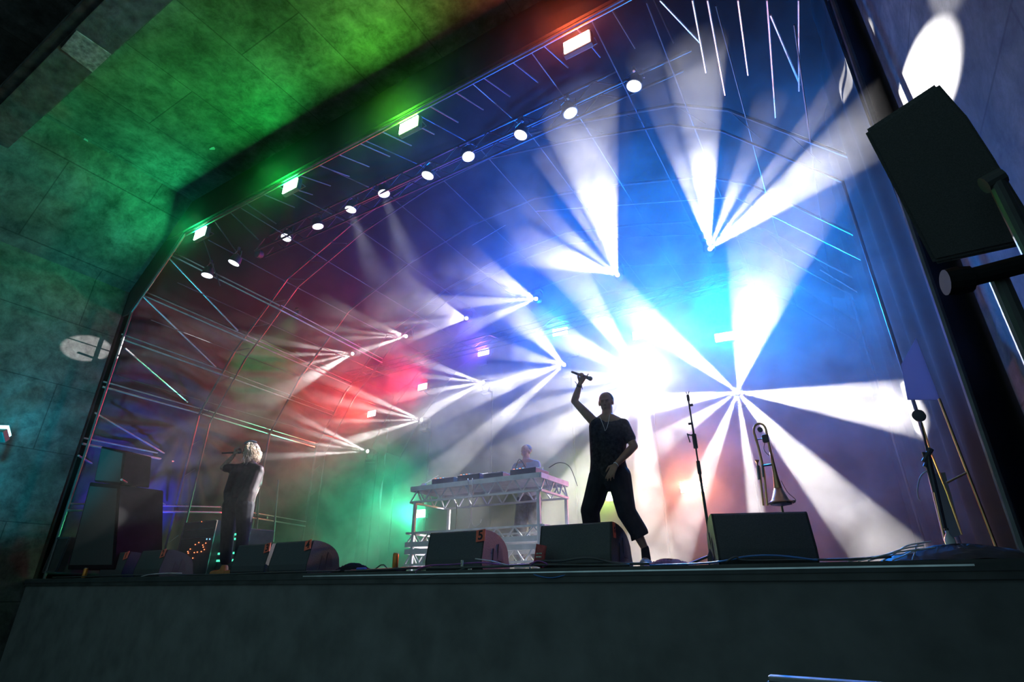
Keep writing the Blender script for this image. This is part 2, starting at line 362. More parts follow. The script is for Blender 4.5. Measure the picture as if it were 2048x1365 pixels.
# ======================================================================= the concrete shell and the stage box
XL, XR = -13.45, 1.15
ceil_z = 9.85
def setting():
    struct(MB().box((-6, 2, -.1), (30, 36, .2)).build('floor', M['deck']))
    # concrete walls and ceiling in front of the stage
    struct(MB().box((XL - .2, 1.2, 5.0), (.4, 7.4, 10.0)).build('wall_left', M['wallc']))
    struct(MB().box((XR + .2, 2.9, 5.0), (.4, 4.0, 10.0)).build('wall_right', M['wallc']))
    c = MB(); c.box((-6.1, 1.0, ceil_z + .2), (20, 7.9, .4))
    struct(c.build('ceiling', M['ceil']))
    # chamfers between walls and ceiling (the shell's haunches)
    for s, X, n in ((1, XL, 'trim_1'), (-1, XR, 'trim_2')):
        pts = [(X, -2.4, 7.9), (X + s * 1.75, -2.4, ceil_z), (X, -2.4, ceil_z)]
        struct(MB().prism(pts, (0, 7.3, 0)).build(n, M['wallc']))
    # beam crossing the ceiling over the crowd
    bx = MB().box((-6.1, 1.55, 9.52), (20, .50, .66)); bx.box((-6.1, 1.24, 9.30), (20, .16, .16))
    struct(bx.build('ceiling_beam', M['timber']))
    a, b, c_, d = [at(x, y, Z=9.17) for x, y in ((122, 98), (152, 62), (222, 110), (185, 145))]
    o = MB().prism([a, b, c_, d], (0, 0, .02)).build('steel_plate', M['plate']); tag(o, 'pitted pale steel plate bolted under the dark ceiling beam', 'plate')
    # stage box
    struct(MB().box((-6.2, 14.45, 5.2), (15.4, .3, 10.4)).build('wall_back', M['cloth']))
    struct(MB().box((-6.2, 9.6, STAGE - .06), (15.2, 9.6, .12)).build('stage_floor', M['deck']))
    fr = MB().box((-6.2, 4.86, (STAGE - .1) / 2), (15.2, .06, STAGE - .1))
    struct(fr.build('stage_front', M['front']))
    struct(MB().box((1.32, 9.65, 5.0), (.3, 9.4, 10.2)).build('trim_6', M['cloth']))
    struct(MB().box((-14.3, 9.65, 5.0), (.3, 9.4, 10.2)).build('trim_7', M['cloth']))
    struct(MB().box((-13.85, 4.95, 5.0), (.7, .06, 10.0)).build('trim_8', M['cloth']))
    struct(MB().box((-6.3, 9.65, 10.25), (16.2, 9.4, .2)).build('trim_9', M['cloth']))
    lip = MB().box((-6.2, 4.80, STAGE - .045), (14.6, .03, .05)); struct(lip.build('trim_3', M['black']))
    st = MB().box((-2.6, 4.782, STAGE - .035), (6.4, .008, .012)); struct(st.build('trim_4', M['alu']))
    # black fascia between the roof edge and the ceiling
    fm = MB(); fm.box((-6.2, 4.93, 9.45), (14.9, .05, .86))
    fm.prism([(-13.5, 4.93, 7.3), (-13.22, 4.93, 7.3), (-11.7, 4.93, 9.1), (-11.7, 4.93, 9.9), (-13.5, 4.93, 9.9)], (0, .04, 0))
    fm.prism([(1.2, 4.93, 8.3), (1.12, 4.93, 8.3), (.1, 4.93, 9.1), (.1, 4.93, 9.9), (1.2, 4.93, 9.9)], (0, .04, 0))
    struct(fm.build('trim_5', M['cloth']))
setting()
# roof skin following the arches
PROF = [(-13.1, 5.4), (-12.2, 6.9), (-10.65, 8.5), (-8.6, 9.35), (-6.6, 9.82), (-4.8, 9.9), (-2.86, 9.42), (-1.07, 8.85), (-.31, 8.3), (1.0, 6.7)]
FRONT = [(-13.25, 7.3), (-12.6, 8.2), (-11.7, 9.3), (-9.5, 9.75), (-6.6, 9.78), (-4.8, 9.78), (-2.86, 9.78), (-1.3, 9.75), (-.4, 9.3), (1.08, 7.7)]
def prof_pts(z0=STAGE): return [(PROF[0][0], z0)] + PROF + [(PROF[-1][0], z0)]
def roof():
    mb = MB(); A_ = [(-13.7, 8.2), (-12.6, 8.75), (-11.2, 9.25), (-8.6, 9.72), (-6.6, 9.95), (-4.8, 9.98), (-2.86, 9.75), (-1.07, 9.25), (-.31, 8.8), (1.1, 8.05)]
    F_ = [(-13.7, 8.2), (-12.8, 9.1), (-11.7, 9.6)] + FRONT[3:8] + [(-.2, 9.6), (1.14, 8.4)]
    def f(u, v):
        t = u * (len(A_) - 1); i = min(int(t), len(A_) - 2); k = t - i
        w_ = min(1, max(0, (v * 9.3) / 2.0)); w_ = w_ * w_ * (3 - 2 * w_)
        def pp(L): return L[i][0] * (1 - k) + L[i + 1][0] * k, L[i][1] * (1 - k) + L[i + 1][1] * k + .14 * 0
        (xa, za), (xb, zb) = pp(F_), pp(A_); x = xa + (xb - xa) * w_; z = za + (zb - za) * w_
        return Vector((x, 5.0 + v * 9.3, z + .03 * math.sin(v * 40) * math.sin(u * 30)))
    mb.grid(f, 88, 60); o = mb.build('roof_cover', M['cloth'], smooth=True)
    md = o.modifiers.new('t', 'SOLIDIFY'); md.thickness = .02
    tag(o, 'black fabric roof skin stretched over the arched stage frame', 'roof cover')
    root = thing('roof_frame', (-6.15, 9.5, STAGE), 'arched aluminium tube frame carrying the stage roof', 'roof frame')
    rib = M['roofbar']
    for Y, dbl in ((4.98, 0), (7.0, 1), (9.0, 0), (10.6, 1), (12.6, 0), (14.0, 0)):
        p = [(x, Y, z) for x, z in prof_pts()]
        if Y < 5: p = [(-13.2, Y, STAGE), (-13.2, Y, 7.35), (-11.75, Y, 9.02), (-.4, Y, 9.02), (1.0, Y, 7.6), (.9, Y, STAGE)]
        mb = MB(); mb.tube(p, .028)
        if dbl:
            q = [(x + (.16 if x < -6 else -.16 if x > -6.3 else 0), Y + .22, z - .16) for x, _, z in p]; mb.tube(q, .02)
            for (a, b) in zip(p, p[1:]):
                a = Vector(a); b = Vector(b); n = max(1, int((b - a).length / .7))
                for i in range(n):
                    u = a.lerp(b, i / n); v = a.lerp(b, (i + .5) / n) + Vector((0, .22, -.16)); mb.tube([u, v], .008, 5)
        mb.build('arch', rib, root, world=True)
    # header at the front edge
    mb = MB(); mb.tube([(-11.75, 4.96, 9.10), (-.55, 4.96, 9.10)], .022); mb.tube([(-11.75, 5.0, 8.96), (-.55, 5.0, 8.96)], .02)
    mb.build('header_rail', rib, root, world=True)
    def zroof(x):
        for (x0, z0), (x1, z1) in zip(PROF, PROF[1:]):
            if x0 <= x <= x1: return z0 + (z1 - z0) * (x - x0) / (x1 - x0)
        return 6.0
    for x in (-12.9, -12.2, -11.5, -10.7, -9.7, -8.6, -7.4, -6.2, -5.0, -3.8, -2.7, -1.7, -.9, -.1, .6):
        z = zroof(x)
        MB().tube([(x, 5.0 if z < 8.9 else 4.98, min(z, 9.02)), (x, 7.0, z - .02), (x, 14.0, z - .02)], .010).build('purlin', rib, root, world=True)
    for x in [-11.3 + .55 * i for i in range(20)]:
        MB().tube([(x, 5.0, 9.04), (x + .1, 5.75, min(zroof(x), 9.25) )], .013, 6).build('rafter_stub', rib, root, world=True)
    # side frames on the left: pairs of rails, braces
    pairs = [((333,506),(560,620)), ((282,589),(491,680)), ((242,678),(445,750)), ((205,774),(399,827)), ((165,888),(437,941)), ((249,1005),(441,1026))]
    lev = [8.55, 7.6, 6.58, 5.47, 4.2, 2.95]
    for (a, b), z in zip(pairs, lev):
        A = at(*a, Y=4.98); B = at(*b, Y=7.0)
        if b[1] == 941: B = at(*b, Y=8.3)
        if z < 3: A.x = -13.15; B = at(*b, Y=8.0)
        for dx, dz, r in ((0, 0, .024), (-.05, .13, .018)):
            mb = MB(); mb.tube([A + Vector((dx, 0, dz)), B + Vector((dx, 0, dz))], r); mb.build('side_rail', M['alu'], root, world=True)
        if z > 2:
            C = B + Vector((0, 0, 0)); D = Vector((B.x - .1, 10.6, B.z - .08))
            mb = MB(); mb.tube([C, D], .018); mb.tube([C + Vector((0, 0, .12)), D + Vector((0, 0, .12))], .012); mb.build('side_rail', M['alu'], root, world=True)
    for a, b in (((330,508),(476,662)), ((285,592),(432,735)), ((250,697),(375,805)), ((190,826),(345,917)), ((243,960),(330,1010)), ((157,912),(184,928))):
        A = at(*a, Y=4.98); B = at(*b, Y=7.0 if a[0] != 157 else 5.4)
        mb = MB(); mb.tube([A, B], .020); mb.build('side_brace', M['alu'], root, world=True)
    # struts seen near the top right corner, under the right half of the roof
    for a, b in (((1534,0),(1551,235)), ((1697,0),(1674,285)), ((1541,30),(1600,170)), ((1597,0),(1598,182)), ((1476,0),(1496,150)), ((1656,0),(1726,215)),
                 ((1747,72),(1730,210)), ((1415,0),(1450,190)), ((1385,0),(1412,145)), ((1320,0),(1400,85))):
        MB().tube([at(*a, Z=7.8), at(*b, Z=7.95)], .014, 6).build('roof_strut', M['alu'], root, world=True)
    # long wires across the vault
    for pts in ([(1745,328,7.4),(1455,216,7.6)], [(1772,545,9),(1470,395,9.5)], [(1460,395,9.5),(1055,424,9.5),(870,535,10)], [(520,590,8),(690,470,8.4)], [(1760,612,11),(1640,540,11)]):
        MB().tube([at(x, y, Y=Y) for x, y, Y in pts], .010, 6).build('bracing_wire', M['alu'], root, world=True)
roof()
# right side of the stage box: wing curtain, pale pane, upright rails
def wings():
    def f(u, v): return Vector((.98 + .03 * math.sin(u * 60), 5.2 + u * 8.9, STAGE + v * 6.6))
    o = MB().grid(f, 90, 4).build('wing_curtain', M['cloth'], smooth=True); tag(o, 'black wing curtain closing the right side of the stage', 'curtain')
    o.modifiers.new('t', 'SOLIDIFY').thickness = .02
    # swagged side cloth on the left
    def g(u, v):
        Y = 5.2 + u * 9.0; Z = STAGE + .1 + v * 6.9
        dy, dz = Y - 7.05, Z - 5.25; r = math.hypot(dy, dz); an = math.atan2(dz, dy)
        low = 1 / (1 + math.exp(dz * 2.5)); d = low * (.10 * math.sin(an * 9 + 1.7 * math.sin(an * 4) + r * .9) * min(1, r / 1.2) + .04 * math.sin(an * 23 + 2.4 * math.sin(an * 7 + r)) * min(1, r)) + (1 - low) * (.07 * math.sin(dz * 7 + 1.6 * math.sin(dy * 2.1)) + .03 * math.sin(dz * 19 + 3 * math.sin(dy * 1.7))) + .10 * math.sin(r * 1.6 + dy)
        return Vector((-13.62 + d * .8 - .18, Y, Z))
    m = mat('crumpled_grey_cloth', (.04, .04, .043), .85, var=.2, scale=5, spec=.08)
    o = MB().grid(g, 150, 150).build('side_curtain', m, smooth=True); o.modifiers.new('t', 'SOLIDIFY').thickness = .01
    tag(o, 'crumpled side cloth lit blue, green and red behind the left scaffold tubes', 'curtain')
    p = [at(x, y, Y=5.6) for x, y in ((1802,730),(1832,676),(1880,800),(1815,800))]  # added translucent pane in place of a gap onto lit haze
    mt = bpy.data.materials.new('translucent_panel'); mt.use_nodes = True; nn = mt.node_tree; bs = nn.nodes.new('ShaderNodeBsdfTranslucent'); bs.inputs[0].default_value = (.28, .3, .36, 1); nn.links.new(bs.outputs[0], nn.nodes['Material Output'].inputs[0])
    o = MB().prism(p, (0, .01, 0)).build('haze_gap_pane', mt); tag(o, 'translucent pane standing for the gap onto lit haze at the right edge of the stage', 'board')
    t = thing('side_ladder', at(1990, 1085, Y=5.25), 'slim leaning frame with a crossbar at the far right of the stage', 'frame')
    t.location.z = STAGE
    mb = MB(); mb.tube([Vector((t.location.x, 5.25, STAGE)), at(1878, 798, Y=5.25)], .010); mb.build('rail', M['brass'], t, world=True)
    mb = MB(); mb.tube([at(1935, 945, Y=5.25), at(1893, 966, Y=5.25)], .008); mb.build('crossbar', M['brass'], t, world=True)
wings()

# ======================================================================= fixtures
def axis_mat(d, up=Vector((0, 0, 1))):
    d = Vector(d).normalized(); return d.to_track_quat('-Z', 'Y').to_matrix()
ORD = ['first', 'second', 'third', 'fourth', 'fifth', 'sixth']
def poles():
    # rear line of six slim uprights, each carrying one beam light and one strobe
    xs = [-12.42, -10.35, -8.15, -5.65, -3.55, -1.6]
    tops = [5.5, 6.2, 6.75, 6.75, 6.2, 5.6]
    for i, (x, z) in enumerate(zip(xs, tops)):
        t = thing('lighting_stand', (x, YB + .42, STAGE), f'slim black upright carrying the {ORD[i]} low beam light from the left', 'lighting stand', 'black uprights at the back of the stage')
        MB().tube([(0, 0, 0), (0, 0, z - STAGE)], .024).build('pole', M['darkbar'], t)
        MB().lathe([(.28, 0), (.28, .02), (.04, .03), (.03, .12)]).build('base', M['darkbar'], t)
    # rear upper truss
    z = 7.62
    t = thing('lighting_truss', (-6.9, YA + .2, z), 'black upper rear truss holding six beam lights', 'truss')
    for nm, p in (('chord', (0, 0)), ('chord', (.28, 0)), ('chord', (0, .28)), ('chord', (.28, .28))):
        MB().tube([(-13.0, YA + .2 + p[0], z + p[1]), (-.9, YA + .2 + p[0], z + p[1])], .022).build(nm, M['darkbar'], t, world=True)
    mb = MB(); mb2 = MB()
    for i in range(24):
        x0 = -13.0 + i * .5; x1 = x0 + .5
        if i % 2: x0, x1 = x1, x0
        mb.tube([(x0, YA + .2, z), (x1, YA + .2, z + .28)], .01, 5); mb2.tube([(x0, YA + .48, z), (x1, YA + .48, z + .28)], .01, 5)
    mb.build('lacing', M['darkbar'], t, world=True); mb2.build('lacing', M['darkbar'], t, world=True)
    # front truss carrying the cans
    z = 9.12; Y = 6.35
    t = thing('lighting_truss', (-5.7, Y, z), 'aluminium front truss holding the row of round wash lights', 'truss')
    A0, A1 = -11.2, 1.0
    for p in ((0, 0), (.3, 0), (0, .3), (.3, .3)):
        a1 = -.6 if p[1] == 0 else -1.8
        MB().tube([(A0, Y + p[0], z + p[1]), (a1, Y + p[0], z + p[1])], .024).build('chord', M['darkbar'] if p[0] else M['roofbar'], t, world=True)
    mb = MB(); mb2 = MB()
    for i in range(26):
        x0 = A0 + i * .36; x1 = x0 + .36
        if i % 2: x0, x1 = x1, x0
        mb.tube([(x0, Y, z), (x1, Y, z + .3)], .011, 5); mb2.tube([(x0, Y + .3, z), (x1, Y + .3, z + .3)], .011, 5)
    mb.build('lacing', M['roofbar'], t, world=True); mb2.build('lacing', M['roofbar'], t, world=True)
poles()
def moving_head(S, d, label, group, up):
    d = d.normalized(); t = thing('moving_head_light', S - d * .16 + Vector((0, .02, up * .30)), label, 'stage light', group)
    q = d.to_track_quat('Z', 'Y').to_matrix()
    C = S - d * .16
    mb = MB(); mb.lathe([(.03, -.17), (.085, -.15), (.10, -.05), (.10, .08), (.08, .14), (.05, .155)], C, d, 20); h = mb.build('head', M['black'], t, smooth=False, world=True)
    l = MB().lathe([(.048, .150), (.048, .160)], C, d, 20).build('lens', M['lens'], h, world=False); l.data.transform(Matrix.Translation(-wloc(t)))
    side = q @ Vector((1, 0, 0)); side = (side - Vector((0, 0, 1)) * side.z).normalized()
    base = C + Vector((0, .02, up * .25))
    mb = MB(); mb.tube([C + side * .125, C + side * .125 + Vector((0, 0, up * .15)), base + side * .07, base - side * .07, C - side * .125 + Vector((0, 0, up * .15)), C - side * .125], .018, 8)
    mb.build('yoke', M['black'], t, world=True)
    MB().box(base + Vector((0, 0, up * .04)), (.26, .20, .08), bev=.015).build('base', M['black'], t, world=True)
ia = ib = 0
WHAT = {'A': ['throwing a dim fan to the left, nearest the left scaffold', 'throwing thin smoky beams to the left', 'with short puffy beams and one long low beam', 'with short bright beams over the blue haze', 'with one tall beam straight up', 'with two wide beams, one up and one to the right'],
        'B': ['low at the left, thin rose beams', 'beside a red strobe, thin fan', 'under the violet strobe', 'left of the raised microphone, six beams', 'lost in the brightest white glare', 'at right, throwing rays all around']}
for row, sx, sy, Y, gain, beams in HEADS:
    S = at(sx, sy, Y=Y); mean = Vector((0, 0, 0))
    for ax, ay, bx, by, Yt, k in beams: mean += (at(ax, ay, Y=Yt) - S).normalized() + (at(bx, by, Y=Yt) - S).normalized()
    mean = mean.normalized() + Vector((0, -.35, 0))
    if row == 'A':
        moving_head(S, mean, f'upper row beam light {WHAT["A"][ia]}', 'beam lights on the upper rear truss', 1); ia += 1
    else:
        moving_head(S, mean, f'lower row beam light {WHAT["B"][ib]}', 'beam lights on the black uprights', -1); ib += 1
def strobe_fixture(S, rot, sx, sy, c, cname, where, group):
    m = mat('led_' + cname.replace(' ', '_'), (.5, .5, .5), emit=tuple(.5 + .5 * v for v in c), es=30)
    t = thing('strobe_panel', S, f'{cname} rectangular strobe {where}', 'strobe light', group); t.rotation_euler = rot
    MB().box((0, 0, -.0), (sx, sy, .016)).build('led_face', m, t)
    MB().box((0, 0, .055), (sx + .05, sy + .05, .09), bev=.012).build('housing', M['black'], t)
    hx = sx / 2 + .05
    MB().tube([(-hx, 0, .06), (-hx, 0, .17), (hx, 0, .17), (hx, 0, .06)], .010, 6).build('bracket', M['black'], t)
for x, y, Y, sx, sy, c, e, cn, wh in STROBES:
    strobe_fixture(at(x, y, Y=Y), strobe_rot(x), sx, sy, c, cn, wh, 'strobes at the back of the stage')
for x, y, c, e, cn, wh in FRONT_STROBES:
    strobe_fixture(at(x, y, Y=FY), (-TILT, 0, 0), .40, .22, c, cn, wh, 'strobes under the front roof edge')
CANW = ['lowest and leftmost of the row', 'second from the left, with a short blue beam', 'third from the left, round face on', 'fourth from the left, seen edge on', 'fifth from the left', 'sixth from the left, middle of the row', 'seventh from the left', 'eighth from the left, fourth from the right end', 'third from the right end', 'second from the right end, flat and thin', 'rightmost and highest of the row']
for (x, y, tx, ty, e), wh in zip(CANS, CANW):
    S = at(x, y, Y=CY_ if x > 500 else 5.6); d = Vector((math.sin(R(ty)), -math.sin(R(tx)) * .6, -1)).normalized()
    t = thing('wash_light', S - d * .12, f'round white wash light {wh}', 'stage light', 'round wash lights on the front truss')
    C = S - d * .12
    b = MB().lathe([(.05, -.10), (.10, -.07), (.115, 0), (.125, .10), (.135, .11)], C, d, 22).build('can_body', M['black'], t, world=True)
    MB().lathe([(.118, .108), (.118, .118)], C, d, 24).build('lens', M['canlens'], t, world=True)
    MB().tube([C + Vector((.15, 0, -.02)), C + Vector((.15, 0, .16)), C + Vector((0, 0, .24)), C + Vector((-.15, 0, .16)), C + Vector((-.15, 0, -.02))], .010, 6).build('yoke', M['steelrim'], t, world=True)
    MB().box(C + Vector((0, 0, .27)), (.05, .06, .09), bev=.01).build('clamp', M['steelrim'], t, world=True)
for (x, y), wh in zip([(895, 702), (1004, 675), (772, 734), (530,476)], ['left of the violet strobe', 'right of the violet strobe', 'between the red haze and the upper truss', 'dark in the row under the front roof']):
    if y == 476: S = at(515, 507, Y=CY_)
    else: S = at(x, y, Y=YB + .1)
    t = thing('unlit_wash_light', S, f'unlit round wash light {wh}', 'stage light', 'unlit round wash lights')
    MB().lathe([(.06, .14), (.10, .10), (.11, 0), (.115, -.01)], (0, 0, 0), (0, 1, .15), 22).build('can_body', M['black'], t)
    MB().lathe([(.10, -.015), (.085, -.004)], (0, 0, 0), (0, 1, .15), 22).build('lens', M['dimlens'], t)
for (x, y), wh in zip([(1146, 712), (965, 728)], ['under the pale blue strobe', 'under the violet strobe']):
    t = thing('batten_light', at(x, y, Y=YB), f'small dim bar light {wh}', 'stage light', 'dim bar lights')
    MB().box((0, 0, 0), (.34, .08, .09), bev=.01).build('housing', M['steelrim'], t)
    for k in range(4): MB().lathe([(.03, 0), (.03, .01)], (-.12 + .08 * k, -.05, 0), (0, 1, 0), 12).build('lens', M['dimlens'], t)
t = thing('flood_lamp', FLOOD, 'cyan glowing flood lamp at the left wall, cut by the photo edge', 'stage light')
d_ = (Vector((-13.45, FLOOD.y + .9, 5.2)) - FLOOD).normalized(); q_ = d_.to_track_quat('Z', 'Y').to_matrix()
MB().box(FLOOD - d_ * .06, (.30, .22, .12), q_, bev=.015).build('housing', M['black'], t, world=True)
MB().box(FLOOD + Vector((.0, -.02, .03)) + d_ * .03, (.28, .20, .05), q_).build('led_face', mat('cyan_led', (.5, .6, .6), emit=(.25, .9, 1), es=9), t, world=True)
MB().box(FLOOD + Vector((0, 0, -.45)), (.05, .05, .7)).build('post', M['black'], t, world=True)
for p, wh in (((-11.2, 2.6, 2.3), 'low in front of the left wall, out of frame'), ((-12.4, 6.2, 2.2), 'on the deck behind the left column, blue'), ((-11.0, 9.6, 2.4), 'on the deck by the left side cloth, red'), ((-11.6, 8.0, 8.2), 'high by the left side cloth, green')):  # bodies for the lamps added to wash the left wall and side cloth
    t = thing('flood_lamp', Vector(p) + Vector((0, .05, -.16 if wh[:4] != 'high' else .16)), f'small black flood lamp added {wh}', 'stage light')
    s = .06 if wh[:4] != 'high' else -.06
    MB().box((0, .09, s), (.16, .12, .12), bev=.02).build('housing', M['black'], t); MB().box((0, .04, -s), (.10, .06, .04)).build('foot', M['black'], t)
for (x, y, w_, h_, a_), wh in zip(((170, 287, .16, .07, -25), (235, 354, .10, .045, -35), (425, 297, .07, .035, 10)), ('largest, nearest the left edge', 'middle one, lower', 'smallest, under the brightest green patch')):
    c = at(x, y, Z=ceil_z - .004); pts = []
    for k in range(9):
        a = k / 9 * 2 * math.pi; r_ = 1 + .25 * math.sin(3 * a + x)
        p = Vector((w_ * r_ * math.cos(a), h_ * r_ * math.sin(a), 0)); p.rotate(Quaternion((0, 0, 1), R(a_))); pts.append(c + p)
    o = MB().prism(pts, (0, 0, -.006)).build('paint_flake', M['board']); tag(o, f'pale peeling paint flake on the ceiling, {wh}', 'paint flake', 'paint flakes on the ceiling')

# ======================================================================= monitor wedges
def wedge_proto(w=.76, d=.56, h=.41):
    t = thing('monitor_wedge', (0, 0, 0), 'x', 'stage monitor', 'black monitor wedges along the stage edge')
    prof = [(.03, 0), (.0, .05), (.0, .12), (.055, h - .015), (.07, h), (.10, h)]
    for i in range(1, 9):
        a = i / 8; prof.append((.10 + (d - .12) * math.sin(a * math.pi / 2 * .95) ** 1.15, .07 + (h - .07) * math.cos(a * math.pi / 2 * .97) ** .62))
    prof += [(d, .06), (d, 0)]
    MB().prism([(-w / 2 + .018, y, z) for y, z in prof], (w - .036, 0, 0)).build('cabinet', M['cab'], t)
    for s in (-1, 1):
        pan = MB().prism([(s * (w / 2 - .018), y, z) for y, z in prof], (s * .018, 0, 0)).build('side_panel', M['side'], t)
        X = s * (w / 2 + .001)
        for y0, z0 in ((.20, .06), (.30, .11)):
            hp = MB().prism([(X, y0, z0), (X, y0 + .12, z0 - .035 + .02), (X, y0 + .085, z0 + .12), (X, y0 + .02, z0 + .17)], (s * .004, 0, 0)).build('handle_slot', M['ink'], pan)
    g = MB()
    gp = [(y + .004, z + .006) for y, z in prof[6:-2]]
    for (y0, z0), (y1, z1) in zip(gp, gp[1:]): g.prism([(-w / 2 + .05, y0, z0), (-w / 2 + .05, y1, z1), (-w / 2 + .05, y1 - .01, z1 - .01), (-w / 2 + .05, y0 - .01, z0 - .01)], (w - .1, 0, 0))
    g.build('grille', M['grille'], t)
    return t
WP = wedge_proto()
WED = [(-11.08, 5.10, 0, '1', 'leftmost wedge, orange tape marked 1'), (-9.95, 5.10, 0, '2', 'wedge with orange tape marked 2 at far left'),
       (-7.42, 5.14, 0, '3', 'wedge with orange tape marked 3 before the blond singer'), (-6.50, 5.08, 0, '4', 'wedge with orange tape marked 4, left of the loose gear'),
       (-3.82, 5.10, 0, '5', 'wedge with orange tape marked 5 in front of the truss table'), (-2.36, 5.06, 0, '6', 'wedge with orange tape marked 6 at the feet of the central singer'),
       (-.66, 5.08, 20, '', 'angled wedge without tape below the trombone')]
WZ = [WP if i == 0 else dup(WP, None) for i in range(len(WED))]
for i, (x, y, rz, dg, lab) in enumerate(WED):
    wz = WZ[i]
    wz.location = (x, y, STAGE); wz.rotation_euler = (0, 0, R(rz)); wz['label'] = 'black stage ' + lab
    if dg:
        # tape folded over the near top right corner
        px = {'1': .345, '2': .345, '3': .36, '4': .345, '5': .372, '6': .40}[dg]
        side = dg in '6'
        m = MB()
        q = Matrix.Rotation(R(-14 if dg in '1234' else -6), 3, 'Y')
        if side: m.box((.384, .105, .335), (.006, .06, .14), bev=.001)
        else: m.box((px - .035, .030, .350), (.115, .008, .125), Matrix.Rotation(R(-12), 3, 'X') @ q, bev=.001)
        tp = m.build('tape_label', M['tape'], wz)
        cu = bpy.data.curves.new('digit', 'FONT'); cu.body = dg; cu.size = .135 if not side else .075; cu.extrude = .0015; cu.offset = .003; cu.align_x = 'CENTER'; cu.align_y = 'CENTER'
        cu.materials.append(M['ink']); tmp = bpy.data.objects.new('digit', cu); COL.objects.link(tmp)
        dg_ = bpy.context.evaluated_depsgraph_get(); dg_.update(); me_ = bpy.data.meshes.new_from_object(tmp.evaluated_get(dg_)); bpy.data.objects.remove(tmp)
        fo = bpy.data.objects.new('digit', me_); COL.objects.link(fo); fo.parent = tp
        if side: fo.location = (.3885, .105, .335); fo.rotation_euler = (R(90), 0, R(90))
        else: fo.location = (px - .035, .0245, .350); fo.rotation_euler = (R(90 - 12), R(-14 if dg in '1234' else -6), 0)

# ======================================================================= truss table
TX0, TX1, TY0, TY1, TZ = -5.80, -3.53, 6.60, 7.45, 2.97
def truss_rect(t, z1, z0, name, x0, x1, y0, y1, flip=False, thick=.07):
    """a rectangle of ladder truss between heights z0 and z1"""
    n = 9
    for (a, b, nm) in (((x0, y0), (x1, y0), 8), ((x0, y1), (x1, y1), 8), ((x0, y0), (x0, y1), 3), ((x1, y0), (x1, y1), 3)):
        mb = MB(); big = thick
        mb.bar((a[0], a[1], z1), (b[0], b[1], z1), .04, big if not flip else .026)
        mb.bar((a[0], a[1], z0), (b[0], b[1], z0), .04, .026 if not flip else big)
        for i in range(nm):
            for s in (0, 1):
                u0 = (i + .5 * s) / nm; u1 = (i + .5 * s + .5) / nm
                za, zb = (z0, z1) if s == 0 else (z1, z0)
                mb.tube([(a[0] + (b[0] - a[0]) * u0, a[1] + (b[1] - a[1]) * u0, za), (a[0] + (b[0] - a[0]) * u1, a[1] + (b[1] - a[1]) * u1, zb)], .012, 6)
        mb.build(name, M['alu2'], t, world=True)
def table():
    t = thing('truss_table', ((TX0 + TX1) / 2, (TY0 + TY1) / 2, STAGE), 'white truss table standing mid stage with music decks on top', 'table')
    truss_rect(t, TZ, TZ - .20, 'top_truss', TX0, TX1, TY0, TY1)
    MB().box(((TX0 + TX1) / 2, (TY0 + TY1) / 2, TZ + .02), (TX1 - TX0, TY1 - TY0, .02)).build('tabletop', M['alu2'], t, world=True)
    truss_rect(t, 2.32, 2.16, 'lower_truss', TX0 - .03, TX1 + .03, TY0, TY1, flip=True)
    truss_rect(t, 2.06, 1.88, 'lower_truss', TX0 - .03, TX1 + .03, TY0, TY1)
    for x in (TX0 + .10, TX1 - .03):
        for y in (TY0, TY1): MB().box((x, y, (STAGE + TZ - .2) / 2), (.045, .045, TZ - .2 - STAGE), bev=.006).build('leg', M['alu2'], t, world=True)
table()
def deck(x, w, d, h, label, kind='deck'):
    z = TZ + .031
    t = thing('music_deck' if kind == 'deck' else 'mixer', (x, 6.9, z), label, 'music gear')
    MB().box((0, 0, h / 2), (w, d, h), bev=.008).build('body', M['black'], t)
    if kind == 'deck':
        MB().lathe([(.11, 0), (.11, .012), (.10, .016)], (0, -.03, h), (0, 0, 1), 28).build('platter', M['steelrim'], t)
        MB().box((0, .13, h + .03), (w * .7, .02, .07), Matrix.Rotation(R(-35), 3, 'X')).build('screen', M['label'], t)
        for k in range(4): MB().lathe([(.012, 0), (.012, .01)], (-w / 2 + .05 + .05 * k, -d / 2 + .03, h), (0, 0, 1), 10).build('button', M['led_blue'] if k % 2 else M['led_orange'], t)
    else:
        for i in range(4):
            for j in range(3): MB().lathe([(.012, 0), (.009, .022)], (-w / 2 + .06 + .07 * i, -d / 2 + .06 + .08 * j, h), (0, 0, 1), 10).build('knob', M['steelrim'], t)
deck(-5.28, .42, .40, .11, 'angular black music deck at the left end of the truss table')
deck(-4.80, .40, .40, .12, 'flat black music deck with a pale front, second on the truss table')
deck(-4.36, .34, .40, .10, 'knobbed black mixer in the middle of the truss table', 'mixer')
deck(-3.86, .42, .40, .11, 'black music deck at the right end of the truss table')
